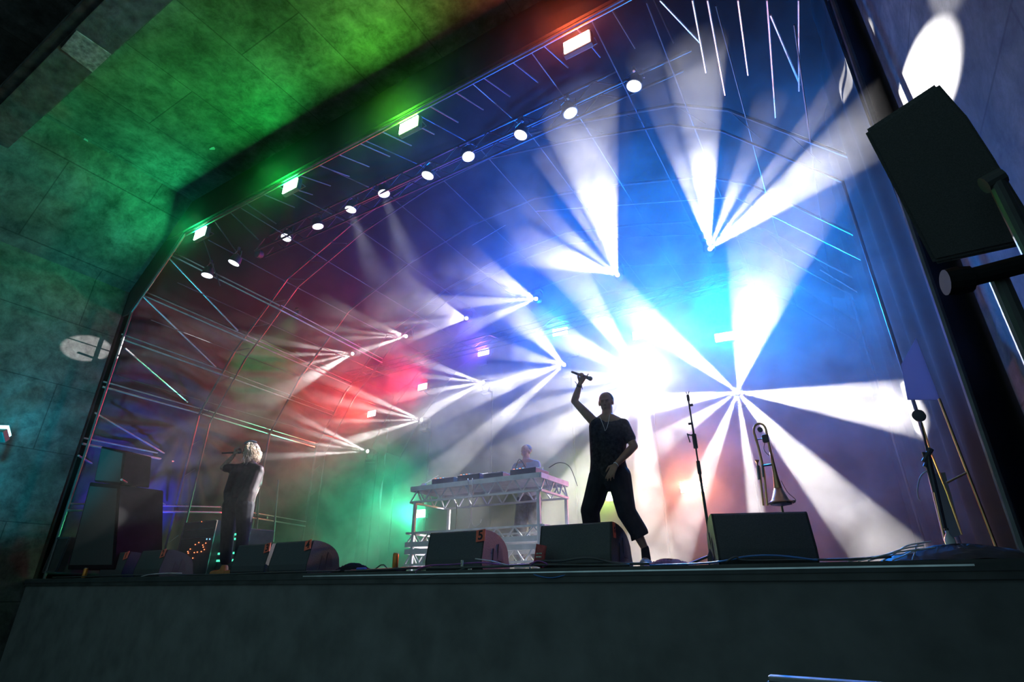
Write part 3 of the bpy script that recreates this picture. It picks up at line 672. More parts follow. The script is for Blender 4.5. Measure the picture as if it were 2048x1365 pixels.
def tabstuff():
    z = TZ + .032
    t = thing('clamp_lamp', (-5.66, 6.72, z), 'small pale clamp lamp with an arm on the left table corner', 'lamp')
    MB().lathe([(.045, 0), (.05, .03), (.03, .06)], (0, 0, 0), (0, 0, 1), 14).build('base', M['board'], t)
    MB().tube([(0, 0, .05), (.10, .02, .10), (.24, .05, .17)], .006, 6).build('arm', M['alu2'], t)
    # loose cables hanging off the table
    for i, (pts, lab, m) in enumerate([
        ([(-4.70, 6.56, z + .02), (-4.66, 6.55, 2.7), (-4.64, 6.57, 2.45), (-4.75, 6.6, 2.2), (-4.86, 6.62, 1.95)], 'pale cable looping down from the middle of the truss table', M['wcable']),
        ([(-4.62, 6.56, z + .02), (-4.60, 6.54, 2.75), (-4.60, 6.55, 2.4), (-4.50, 6.57, 2.36), (-4.46, 6.58, 2.44)], 'short pale cable with a curled end under the truss table', M['wcable']),
        ([(-5.52, 7.40, z), (-5.52, 7.42, 2.6), (-5.55, 7.40, 2.3), (-5.72, 7.35, 2.1)], 'thin dark cable hanging behind the left end of the truss table', M['cable']),
        ([(-3.60, 7.0, z + .14), (-3.48, 7.1, z + .22), (-3.36, 7.2, z + .16), (-3.3, 7.3, z - .1)], 'dark cable springing over the right corner of the truss table', M['cable']),
        ([(-4.1, 6.9, z + .12), (-4.0, 6.85, z + .28), (-3.9, 6.9, z + .12)], 'cable arched between the mixer and the right music deck', M['cable'])]):
        o = MB().tube(smoothline(pts), .006, 6).build('hanging_cable', m, smooth=True); tag(o, lab, 'cable')
def smoothline(pts, k=6):
    P_ = [Vector(p) for p in pts]; out = []
    for i in range(len(P_) - 1):
        p0 = P_[max(i - 1, 0)]; p1 = P_[i]; p2 = P_[i + 1]; p3 = P_[min(i + 2, len(P_) - 1)]
        for j in range(k):
            t = j / k
            out.append(.5 * ((2 * p1) + (p2 - p0) * t + (2 * p0 - 5 * p1 + 4 * p2 - p3) * t * t + (3 * p1 - p0 - 3 * p2 + p3) * t ** 3))
    return out + [P_[-1]]
tabstuff()
# ======================================================================= mic stands, trombone, right hand gear
def micstand():
    a = at(1425, 1112, Y=5.32); x, y = a.x, 5.32; top = at(1374, 782, Y=y)
    t = thing('microphone_stand', (x, y, STAGE), 'tall black microphone stand with folded tripod between the wedges', 'microphone stand')
    b = Vector((x, y, STAGE + .10)); e = Vector((top.x, y, top.z)); P_ = lambda u: b.lerp(e, u)
    MB().tube([P_(0), P_(.50)], .013).build('lower_tube', M['darkbar'], t, world=True)
    MB().tube([P_(.48), P_(.97)], .008).build('upper_tube', M['darkbar'], t, world=True)
    mb = MB(); mb.tube([P_(.46), P_(.54)], .018); mb.build('clutch', M['black'], t, world=True)
    mb = MB(); mb.tube([P_(.62), P_(.71)], .021); mb.tube([P_(.70), P_(.70) + Vector((-.06, 0, .02))], .007); mb.tube([P_(.70) + Vector((-.06, 0, .03)), P_(.70) + Vector((-.045, 0, -.06))], .006); mb.tube([P_(.78) + Vector((-.035, 0, 0)), P_(.78)], .011); mb.tube([P_(.70), P_(.79)], .010)
    mb.build('boom_joint', M['black'], t, world=True)
    mb = MB(); mb.lathe([(.013, -.01), (.013, .02)], P_(.90) + Vector((.015, 0, 0)), (1, 0, 0), 10); mb.tube([P_(.93), P_(.97)], .014); mb.tube([P_(.97) + Vector((-.012, 0, .035)), P_(.965), P_(.97) + Vector((.018, 0, .035))], .005, 6)
    mb.build('microphone_clip', M['black'], t, world=True)
    mb = MB(); mb.lathe([(.05, .0), (.045, .06), (.02, .12)], (x, y, STAGE + .03), (0, 0, 1), 12); mb.build('hub', M['black'], t, world=True)
    MB().lathe([(.014, -.02), (.014, .02)], Vector((x + .05, y, STAGE + .13)), (1, 0, 0), 12).build('knob', M['black'], t, world=True)
    for k, (dx, dy) in enumerate(((-.26, -.03), (.12, .2), (-.1, .24))):
        MB().tube([(x, y, STAGE + .10), (x + dx, y + dy, STAGE + .008)], .011).build('leg', M['darkbar'], t, world=True)
micstand()
def trombone():
    Y = 5.62
    g = lambda x, y, dy=0: at(x, y, Y=Y + dy)
    t = thing('trombone', g(1548, 1008), 'trombone standing bell down on its stand behind the angled wedge', 'trombone'); t.location.z = STAGE
    # main loop
    pts = [g(1527, 990), g(1522, 940), g(1516, 905), g(1512, 872), g(1508, 862)]
    loop = [g(1508, 866), g(1508, 857), g(1512, 850), g(1519, 848), g(1526, 850), g(1531, 857), g(1533, 866)]
    MB().tube(smoothline([g(1526, 935), g(1518, 900), g(1511, 875)] + loop + [g(1537, 885), g(1541, 905)]), .011, 10).build('tuning_loop', M['brass'], t, smooth=True, world=True)
    b0, b1 = g(1541, 902), g(1562, 1006); ax = (b1 - b0); L = ax.length
    MB().lathe([(.012, 0), (.015, L * .25), (.020, L * .45), (.028, L * .62), (.040, L * .78), (.060, L * .90), (.085, L * .965), (.112, L), (.112, L + .004), (.08, L * .962), (.03, L * .7)], b0, ax, 28).build('bell', M['brass'], t, smooth=True, world=True)
    for dx in (0, 8):
        MB().tube([g(1519 + dx, 935), g(1527 + dx, 1012)], .008, 10).build('slide_tube', M['brass'], t, world=True)
    mb = MB(); mb.tube([g(1516, 932), g(1519, 960)], .015); mb.tube([g(1525, 930), g(1527, 955)], .012); mb.build('slide_grip', M['steelrim'], t, world=True)
    mb = MB(); mb.lathe([(.006, 0), (.007, .05), (.020, .075), (.021, .08)], g(1516, 938), g(1514, 923) - g(1516, 938), 14); mb.build('mouthpiece', M['brass'], t, smooth=True, world=True)
    mb = MB(); mb.tube([g(1525, 932), g(1544, 930)], .009); mb.tube([g(1514, 880), g(1524, 878)], .006); mb.build('brace', M['steelrim'], t, world=True)
    mb = MB(); mb.box(g(1531, 878), (.055, .05, .075), bev=.01); mb.build('transmitter', M['black'], t, world=True)
    mb = MB(); mb.lathe([(.022, -.02), (.026, 0), (.022, .02)], g(1520, 860), (0, 1, 0), 14); mb.build('counterweight', M['black'], t, world=True)
    mb = MB(); mb.tube(smoothline([g(1530, 884), g(1528, 900), g(1538, 912)]), .003, 6); mb.tube(smoothline([g(1562, 962), g(1575, 985), g(1591, 1000), g(1586, 1008)]), .003, 6); mb.build('pickup_wire', M['cable'], t, world=True)
    MB().box(g(1582, 1004), (.07, .03, .018)).build('pickup_clip', M['black'], t, world=True)
    s = thing('trombone_stand', (b1.x, Y, STAGE), 'small black stand under the trombone bell', 'instrument stand')
    MB().tube([(b1.x, Y, STAGE + .1), (b1.x, Y, b1.z - .02)], .009).build('pole', M['darkbar'], s, world=True)
    for k in range(3):
        a = k * 2.09; MB().tube([(b1.x, Y, STAGE + .12), (b1.x + .2 * math.cos(a), Y + .2 * math.sin(a), STAGE + .01)], .008).build('leg', M['darkbar'], s, world=True)
    MB().lathe([(.02, 0), (.09, .012), (.09, .02)], (b1.x, Y, b1.z - .03), (0, 0, 1), 20).build('bell_rest', M['black'], s, world=True)
trombone()
def right_gear():
    Y = 5.25
    base = at(1892, 1082, Y=Y); t = thing('microphone_stand', (base.x, Y, STAGE), 'dark stand with a round head at the far right of the stage', 'microphone stand')
    g = lambda x, y, dy=0: at(x, y, Y=Y + dy)
    MB().tube([g(1894, 1082), g(1860, 930), g(1855, 905)], .018).build('lower_tube', M['darkbar'], t, world=True)
    MB().tube([g(1866, 960), g(1842, 845)], .008).build('upper_tube', M['darkbar'], t, world=True)
    mb = MB(); mb.tube([g(1850, 935), g(1858, 915)], .016); mb.tube([g(1846, 905), g(1868, 985)], .010); mb.tube([g(1862, 898), g(1848, 925)], .02); mb.build('boom_joint', M['black'], t, world=True)
    MB().lathe([(.02, -.025), (.045, -.02), (.045, .02), (.02, .025)], g(1838, 832), (.2, 1, 0), 18).build('round_head', M['black'], t, world=True)
    mb = MB(); mb.lathe([(.14, 0), (.14, .02), (.03, .04)], (base.x, Y, STAGE), (0, 0, 1), 20); mb.build('base', M['black'], t, world=True)
    MB().tube([g(1843, 845), g(1862, 905), g(1894, 985), g(1924, 1070)], .0065, 6).build('side_tube', M['brass'], t, world=True)
    # leaning board
    p = [g(1856, 950, .12), g(1890, 945, .12), g(1924, 1070, .12), g(1888, 1082, .12)]
    o = MB().prism(p, (0, .04, 0)).build('keyboard_case', M['board']); tag(o, 'narrow grey board leaning behind the far right stand', 'board')
    pts = [g(1858, 940), g(1842, 952), g(1835, 975), g(1836, 995), g(1842, 1003)]
    o = MB().tube(smoothline(pts), .005, 6).build('looped_cable', M['wcable'], smooth=True); tag(o, 'thin cable loop hanging beside the grey board at right', 'cable')
    b = thing('water_bottle', (g(1888, 1068).x, Y - .2, STAGE), 'clear plastic water bottle at the foot of the grey board', 'bottle')
    MB().lathe([(.03, 0), (.033, .02), (.033, .14), (.012, .18), (.012, .20)], (0, 0, 0), (0, 0, 1), 16).build('body', M['bottle'], b, smooth=True)
    MB().lathe([(.014, .20), (.014, .215)], (0, 0, 0), (0, 0, 1), 12).build('cap', M['black'], b)
    # dark riser at the right
    o = MB().box((.62, 5.35, STAGE + .03), (.7, .6, .06), bev=.01).build('equipment_riser', M['black']); tag(o, 'low black riser under the gear at the far right', 'riser')
right_gear()
def pa():
    # loudspeaker close to the camera, upper right
    vd = (at(1890, 370, Y=1) - EYE).normalized(); O = EYE + vd * 3.1
    def fp(x, y, d=0):
        k = (at(x, y, Y=1) - EYE); return EYE + k * ((O - EYE + vd * d).dot(vd) / k.dot(vd))
    t = thing('loudspeaker', fp(1900, 370, .2), 'large black loudspeaker tilted on its bracket at the upper right', 'loudspeaker')
    out = [(1728, 262), (1875, 165), (1933, 231), (1989, 317), (2092, 482), (1868, 530)]
    pts = [fp(*p) for p in out]
    m = MB(); m.prism(pts, vd * .40)
    bmesh.ops.bevel(m.bm, geom=list(m.bm.edges), offset=.012, segments=2, affect='EDGES')
    m.build('cabinet', M['cab'], t, world=True)
    c = sum(pts, Vector()) / len(pts); m = MB(); m.prism([c + (p - c) * .93 - vd * .012 for p in pts], vd * .012); m.build('grille', M['grille'], t, world=True)
    Y = 2.45
    s = thing('speaker_bracket', at(2010, 560, Y=Y + .1), 'black yoke and tube holding the big loudspeaker at right', 'bracket')
    E0 = at(1915, 562, Y=Y - .05)
    mb = MB(); mb.tube([E0, at(2060, 525, Y=Y - .05)], .035, 12); mb.build('cross_tube', M['gear'], s, world=True)
    mb = MB(); mb.tube([at(1968, 372, Y=Y), at(2004, 352, Y=Y)], .036, 12); mb.build('knuckle', M['black'], s, world=True)
    MB().tube([at(1990, 360, Y=Y), at(2080, 540, Y=Y)], .028, 12).build('strut', M['black'], s, world=True)
    MB().tube([at(1998, 560, Y=Y), at(2085, 760, Y=Y)], .030, 12).build('strut', M['black'], s, world=True)
    MB().lathe([(.05, -.04), (.055, 0), (.05, .04)], E0, (1, .2, 0), 14).build('end_cap', M['gear'], s, world=True)
pa()
# ======================================================================= left hand gear
def left_gear():
    Y = 5.08; g = lambda x, y, dy=0: at(x, y, Y=Y + dy)
    def cab(name, pts, depth, lab, cat, mtl='cab'):
        P_ = [g(*p) for p in pts]; t = thing(name, (sum(p.x for p in P_) / 4, Y + depth / 2, min(p.z for p in P_)), lab, cat)
        m = MB(); m.prism(P_, (0, depth, 0)); bmesh.ops.bevel(m.bm, geom=list(m.bm.edges), offset=.012, segments=2, affect='EDGES'); m.build('cabinet', M[mtl], t, world=True)
        c = sum(P_, Vector()) / 4
        m = MB(); m.prism([c + (p - c) * .9 + Vector((0, -.012, 0)) for p in P_], (0, .01, 0)); m.build('grille', M['grille'], t, world=True)
        return t
    z0 = g(200, 1136).z
    cab('loudspeaker', [(180, 965), (240, 970), (228, 1140), (134, 1140)], .8, 'tall black cabinet standing behind the left wall edge', 'loudspeaker', 'gear')
    cab('loudspeaker', [(203, 893), (250, 905), (243, 969), (188, 964)], .5, 'black speaker box on top of the tall left cabinet', 'loudspeaker', 'gear')
    P_ = [g(x, y) for x, y in ((127, 1078), (152, 1077), (124, 1144), (99, 1145))]
    t = thing('flight_case', (P_[2].x, Y - .05, STAGE), 'flight case with metal edges at the far left end of the stage', 'case')
    for a, b in zip(P_, P_[1:] + P_[:1]):
        MB().bar(a + Vector((0, -.1, 0)), b + Vector((0, -.1, 0)), .035, .035).build('edge_rail', M['case'], t, world=True)
    MB().prism([p + Vector((0, -.09, 0)) for p in P_], (0, .12, 0)).build('panel', M['black'], t, world=True)
    # control rack with orange lights
    X0, X1 = at(368, 1035, Y=6.2).x, at(432, 1035, Y=6.2).x
    t = thing('equipment_rack', ((X0 + X1) / 2, 6.5, STAGE), 'dark equipment rack dotted with small orange and blue lights', 'rack')
    MB().box(((X0 + X1) / 2, 6.55, STAGE + .5), (X1 - X0, .6, 1.0), bev=.01).build('case', M['black'], t, world=True)
    for k, (zz, m) in enumerate(((1.0, 'led_green'), (.86, 'led_green'), (.70, 'led_green'))):
        MB().box(((X0 + X1) / 2, 6.24, STAGE + zz), ((X1 - X0) * (.95 - .1 * (k == 1)), .01, .012)).build('lit_edge', M['alu'], t, world=True)
    for x in (X0, X1): MB().box((x, 6.24, STAGE + .5), (.014, .014, 1.0)).build('corner_rail', M['alu'], t, world=True)
    for (x, y) in ((376,1104),(381,1099),(374,1112),(389,1106),(395,1105),(403,1104),(391,1090),(398,1086),(406,1091),(407,1095),(409,1100),(412,1087),(377,1107),(386,1117),(404,1044)):
        MB().lathe([(.009, 0), (.009, .01)], at(x, y, Y=6.245), (0, -1, 0), 8).build('indicator', M['led_orange'], t, world=True)
    for (x, y) in ((414, 1079), (420, 1079)): MB().lathe([(.012, 0), (.012, .01)], at(x, y, Y=6.245), (0, -1, 0), 8).build('indicator', M['led_blue'], t, world=True)
    X0, X1 = at(440, 1060, Y=6.4).x, at(492, 1060, Y=6.4).x
    t = thing('mixing_desk', ((X0 + X1) / 2, 6.6, STAGE), 'green lit side mixing desk behind the legs of the blond singer', 'mixing desk')
    MB().box(((X0 + X1) / 2, 6.7, STAGE + .42), (X1 - X0, .6, .84), bev=.01).build('case', M['black'], t, world=True)
    for z in (.30, .42, .66, .74): MB().box(((X0 + X1) / 2, 6.39, STAGE + z), ((X1 - X0) * .9, .01, .035)).build('lit_strip', M['led_green'], t, world=True)
    # door frame in the rose haze behind
    t = thing('scaffold_gate', at(548, 1090, Y=9), 'faint dark pipe frame standing upstage of the blond singer', 'frame'); t.location.z = STAGE
    for a, b in (((557, 960), (546, 1085)), ((520, 965), (512, 1085)), ((507, 1032), (535, 1036))):
        MB().tube([at(*a, Y=9), at(*b, Y=9)], .022, 8).build('pipe', M['roofbar'], t, world=True)
left_gear()
# ======================================================================= small things on the stage edge
def small():
    def can(px, pyb, Y, lab):
        x = at(px, pyb, Y=Y).x; t = thing('drink_can', (x, Y, STAGE), lab, 'can')
        MB().lathe([(.026, 0), (.033, .012), (.033, .145), (.027, .158)], (0, 0, 0), (0, 0, 1), 22).build('body', M['can'], t, smooth=True)
        MB().lathe([(.027, .158), (.027, .162), (.024, .160)], (0, 0, 0), (0, 0, 1), 22).build('rim', M['canend'], t)
        return t
    t = can(790, 1135, 4.93, 'tall orange drink can standing left of wedge number 5'); t.location.z = STAGE + .035
    can(172, 1140, 4.95, 'small orange can at the far left end of the stage edge')
    o = MB().box((at(742, 1140, Y=4.98).x, 4.98, STAGE + .018), (.92, .18, .035), bev=.006).build('power_strip', M['black']); tag(o, 'flat black power strip under the orange can', 'power strip')
    # dark heap of folded cloth / bag
    def heap(cx, cy_, w, h, lab, m, name, cat, seed):
        r_ = random.Random(seed)
        def f(u, v):
            a = u * 2 * math.pi; rr = v
            z = h * (1 - rr ** 1.7) * (1 + .25 * math.sin(3 * a + seed) * rr) + .01 * math.sin(a * 9 + rr * 20)
            return Vector((cx + w * rr * math.cos(a), cy_ + .12 * rr * math.sin(a), STAGE + max(z, .002)))
        mb = MB(); mb.grid(f, 32, 10); bmesh.ops.remove_doubles(mb.bm, verts=mb.bm.verts, dist=.0005)
        o = mb.build(name, m, smooth=True); tag(o, lab, cat)
        return o
    heap(at(705, 1130, Y=4.98).x, 4.98, .34, .10, 'folded black bag lying right of wedge number 4', M['cloth'], 'folded_bag', 'bag', 1)
    heap(at(1335, 1128, Y=5.0).x, 5.0, .22, .055, 'crumpled dark red cloth behind the right shoe of the singer', M['redcloth'], 'crumpled_cloth', 'cloth', 2)
    x = at(715, 1138, Y=4.88).x
    o = MB().tube([(x, 4.88, STAGE + .03), (x + .13, 4.88, STAGE + .03)], .022, 12).build('plug_connector', mat('blue_connector', (.04, .1, .5), .4)); tag(o, 'blue and white cable connector by the folded black bag', 'connector')
    x = at(745, 1138, Y=4.88).x
    o = MB().box((x, 4.88, STAGE + .02), (.10, .03, .02), bev=.004).build('cable_tie', M['tape']); tag(o, 'short orange red strap left of the orange can', 'strap')
    o = MB().tube([Vector((at(750,1136,Y=4.93).x, 4.93, STAGE+.03)), Vector((at(762,1128,Y=4.93).x, 4.93, STAGE+.075)), Vector((at(768,1128,Y=4.93).x, 4.93, STAGE+.075)), Vector((at(776,1136,Y=4.93).x, 4.93, STAGE+.03))], .007, 6).build('folded_clip', M['black']); tag(o, 'bent black wire clip left of the orange can', 'clip')
    # red packet leaning
    c = at(1080, 1122, Y=4.93)
    def f(u, v):
        x = (u - .5) * .115; z = (v - .5) * .20
        b = .018 * (1 - (2 * u - 1) ** 4) * (1 - (2 * v - 1) ** 4) + .003 * math.sin(u * 25 + v * 18)
        return Vector((x, b, z))
    mb = MB(); mb.grid(f, 14, 18); mb.grid(lambda u, v: Vector((f(u, v).x, -f(u, v).y, f(u, v).z)), 14, 18)
    bmesh.ops.transform(mb.bm, matrix=Matrix.Translation((c.x, 4.93, STAGE + .115)) @ Matrix.Rotation(R(12), 4, 'Y'), verts=mb.bm.verts)
    o = mb.build('snack_packet', M['red'], smooth=True); tag(o, 'crumpled red packet leaning on wedge number 6', 'packet')
    m2 = MB()
    for dz in (.02, -.01): m2.box((c.x + dz * .2, 4.907, STAGE + .115 + dz), (.06, .004, .012))
    k = m2.build('printed_band', M['label'], None); k.parent = o
    for (px, py, w_, h_, lab) in ((924, 1133, .026, .10, 'upright pale tag in the cables below wedge number 5'), (940, 1130, .04, .025, 'small pale connector below wedge number 5')):
        x = at(px, py, Y=4.85).x
        o = MB().box((x, 4.85, STAGE + h_ / 2 - .005), (w_, .014, h_), bev=.002).build('cable_tag', M['label']); tag(o, lab, 'tag')
    # cables along the edge
    def cable(pts, lab, r=.008, m='cable'):
        q = [Vector((at(x, 1140, Y=yy).x, yy, STAGE + r + dz)) for x, yy, dz in pts]
        o = MB().tube(smoothline(q), r, 7).build('stage_cable', M[m], smooth=True); tag(o, lab, 'cable', 'cables lying along the stage edge')
    mg = mat('magenta_cable', (.3, .08, .35), .35); M['mg'] = mg
    bl = mat('blue_cable', (.05, .18, .5), .35); M['bl'] = bl
    cable([(690, 4.86, 0), (760, 4.84, .01), (830, 4.86, .02), (900, 4.84, .01), (1000, 4.86, .015), (1080, 4.85, .02), (1160, 4.86, .01), (1260, 4.85, 0)], 'thick black cable along the edge from the folded bag to wedge 6', .012)
    cable([(838, 4.83, .0), (845, 4.79, -.07), (880, 4.79, -.045), (930, 4.84, .01), (880, 4.87, .03), (838, 4.83, 0)], 'black cable loop sagging over the edge below wedge 5')
    cable([(832, 4.80, -.03), (836, 4.82, .01), (860, 4.85, .045), (900, 4.88, .05), (960, 4.88, .06), (1010, 4.87, .03), (1060, 4.86, .01)], 'magenta tinged cable rising in front of wedge 5', .007, 'mg')
    cable([(950, 4.90, .10), (985, 4.88, .07), (1015, 4.86, .03), (1045, 4.85, .01), (1070, 4.85, .02)], 'pale cable curving down from the right side of wedge 5', .006, 'wcable')
    cable([(1060, 4.86, .01), (1062, 4.80, -.04), (1080, 4.785, -.075), (1110, 4.785, -.085), (1160, 4.80, -.03)], 'blue cable loop sagging over the edge under the red packet', .006, 'bl')
    cable([(1060, 4.86, .03), (1085, 4.88, .055), (1120, 4.87, .05), (1180, 4.88, .07), (1235, 4.87, .02), (1300, 4.87, .01)], 'black cable bundle in front of wedge 6', .011)
    cable([(1060, 4.84, .02), (1075, 4.83, .06), (1095, 4.84, .03), (1085, 4.86, .01)], 'magenta cable coil beside the red packet', .006, 'mg')
    cable([(1300, 4.84, 0), (1400, 4.84, .005), (1450, 4.84, .02), (1500, 4.85, .05), (1560, 4.86, .05), (1640, 4.85, .01)], 'blue cable lifting in front of the angled wedge', .007, 'bl')
    cable([(1455, 4.84, .01), (1475, 4.84, .045), (1495, 4.85, .02), (1600, 4.86, .015), (1700, 4.86, .01), (1790, 4.85, .02)], 'black cable trailing right from the angled wedge', .009)
    for i, (a, b, c2, h) in enumerate(((1720, 1800, 1850, .05), (1740, 1820, 1862, .075), (1770, 1830, 1870, .095), (1790, 1840, 1885, .06), (1830, 1850, 1880, .10), (1700, 1760, 1840, .03))):
        cable([(a, 4.86, .0), ((a + b) / 2, 4.85 + .012 * i, h * .5), (b, 4.86 + .012 * i, h), (c2, 4.9 + .012 * i, h + .02)], f'pale cable fanning up to the far right gear, {["lowest","second lowest","third","fourth","topmost short","leftmost"][i]} of the bunch', .005, 'wcable')
    cable([(270, 4.84, -.09), (282, 4.82, -.02), (300, 4.83, .02), (330, 4.85, .035), (365, 4.86, .03)], 'pale thin cable climbing the edge below wedge 2', .006, 'wcable')
    cable([(110, 4.86, .01), (200, 4.85, .015), (260, 4.86, .02), (420, 4.86, .0), (560, 4.86, .01), (680, 4.86, .01)], 'long black cable along the left half of the edge', .009)
    heap2 = heap(at(1930, 1115, Y=4.95).x, 5.0, .5, .10, 'dark heap of coiled cables at the far right of the edge', M['black'], 'cable_heap', 'cables', 5)
    # barrier top in the pit
    a, b = at(1536, 1348, Y=3.2), at(1845, 1350, Y=3.2)
    t = thing('crowd_barrier', ((a.x + b.x) / 2, 3.2, 0), 'dark crowd barrier top at the bottom right', 'barrier')
    MB().box(((a.x + b.x) / 2, 3.2, a.z - .02), (b.x - a.x, .06, .03), bev=.008).build('top_rail', M['steelrim'], t, world=True)
    for x in (a.x + .02, b.x - .02): MB().box((x, 3.2, a.z / 2 - .02), (.05, .05, a.z - .02)).build('post', M['darkbar'], t, world=True)
    MB().box(((a.x + b.x) / 2, 3.22, a.z / 2 + .02), (b.x - a.x - .06, .02, a.z - .14)).build('panel', M['black'], t, world=True)
small()

# ======================================================================= people
def head_shapes(c, fwd, up, s=1.0):
    """skull, jaw, brow, nose, lips, ears around the centre c"""
    f = Vector(fwd).normalized(); u = Vector(up).normalized(); r = f.cross(u).normalized(); u = r.cross(f)
    rot = Matrix((r, f, u)).transposed(); P_ = lambda a, b, c_: Vector(c) + (r * a + f * b + u * c_) * s
    E = lambda a, b, c_, rx, ry, rz: ('e', P_(a, b, c_), (rx * s, ry * s, rz * s), rot)
    return [E(0, -.008, .032, .076, .095, .088), E(0, .022, -.040, .060, .068, .072), E(0, .052, -.086, .028, .026, .024),
            E(0, .080, .028, .052, .016, .014), ('c', P_(0, .088, .020), P_(0, .112, -.022), .009 * s, .014 * s), E(0, .096, -.028, .018, .012, .009),
            E(0, .086, -.056, .026, .012, .007), E(0, .083, -.067, .022, .012, .007), E(.045, .062, -.018, .020, .016, .02), E(-.045, .062, -.018, .020, .016, .02),
            E(.078, -.004, -.002, .010, .020, .034), E(-.078, -.004, -.002, .010, .020, .034)]
def hand_shapes(wrist, along, thumbdir, palm, curls, s=1.0, thumb=.6):
    """palm, four unequal fingers of three bones and a thumb; palm = direction the palm faces, curls bend towards it"""
    a = Vector(along).normalized(); n = Vector(palm); n = (n - a * n.dot(a)).normalized(); t = a.cross(n).normalized()
    if t.dot(Vector(thumbdir)) < 0: t = -t
    W = Vector(wrist); out = []
    for k, o in enumerate((.026, .009, -.009, -.026)):
        out.append(('c', W + a * .012 * s + t * o * .6 * s, W + a * .088 * s + t * o * s, .014 * s, .0125 * s))
        L = (.042, .047, .043, .033)[k] * s; p = W + a * (.090, .094, .090, .082)[k] * s + t * o * 1.05 * s; ang = 0; sp = (.10, .02, -.06, -.16)[k]
        rads = (.0095, .0088, .0082, .0072)
        for j, L_ in enumerate((L, L * .62, L * .5)):
            ang += curls[k] * (.9, 1.1, .8)[j]
            d = (a * math.cos(ang) + n * math.sin(ang) + t * sp * math.cos(ang)).normalized(); q = p + d * L_
            out.append(('c', p, q, rads[j] * s, rads[j + 1] * s)); p = q
    p = W + a * .022 * s + t * .022 * s; d1 = (a * .65 + t * .72 + n * .25 * thumb).normalized(); q = p + d1 * .045 * s
    out.append(('c', p, q, .015 * s, .012 * s)); d2 = (a * .8 + t * .15 * (1 - thumb) + n * .8 * thumb).normalized(); q2 = q + d2 * .032 * s
    out.append(('c', q, q2, .0115 * s, .0095 * s)); q3 = q2 + (d2 * .7 + n * .3 * thumb).normalized() * .024 * s; out.append(('c', q2, q3, .0095 * s, .0075 * s))
    return out
def cut_cuff(o, p, d, reach):
    bm = bmesh.new(); bm.from_mesh(o.data); d = d.normalized()
    gm = [v for v in bm.verts if (v.co - p).length < reach]; vs = set(gm)
    es = [e for e in bm.edges if all(v in vs for v in e.verts)]; fs = [f for f in bm.faces if all(v in vs for v in f.verts)]
    bmesh.ops.bisect_plane(bm, geom=gm + es + fs, plane_co=p, plane_no=d, clear_outer=True)
    be = [e for e in bm.edges if e.is_boundary]
    if be: bmesh.ops.holes_fill(bm, edges=be, sides=0)
    bm.to_mesh(o.data); bm.free()
def limb(pts, rs): return [('c', pts[i], pts[i + 1], rs[i], rs[i + 1]) for i in range(len(pts) - 1)]
def microphone(tail, head, label):
    t = thing('handheld_microphone', (tail + head) / 2, label, 'microphone'); d = (head - tail); L = d.length
    MB().lathe([(.010, 0), (.013, .01), (.015, L * .5), (.021, L * .82), (.022, L * .84)], tail, d, 16).build('body', M['black'], t, smooth=True, world=True)
    MB().lathe([(.022, L * .84), (.0265, L * .88), (.0275, L * .93), (.024, L * .98), (.012, L * 1.01)], tail, d, 16).build('grille', M['steelrim'], t, smooth=True, world=True)
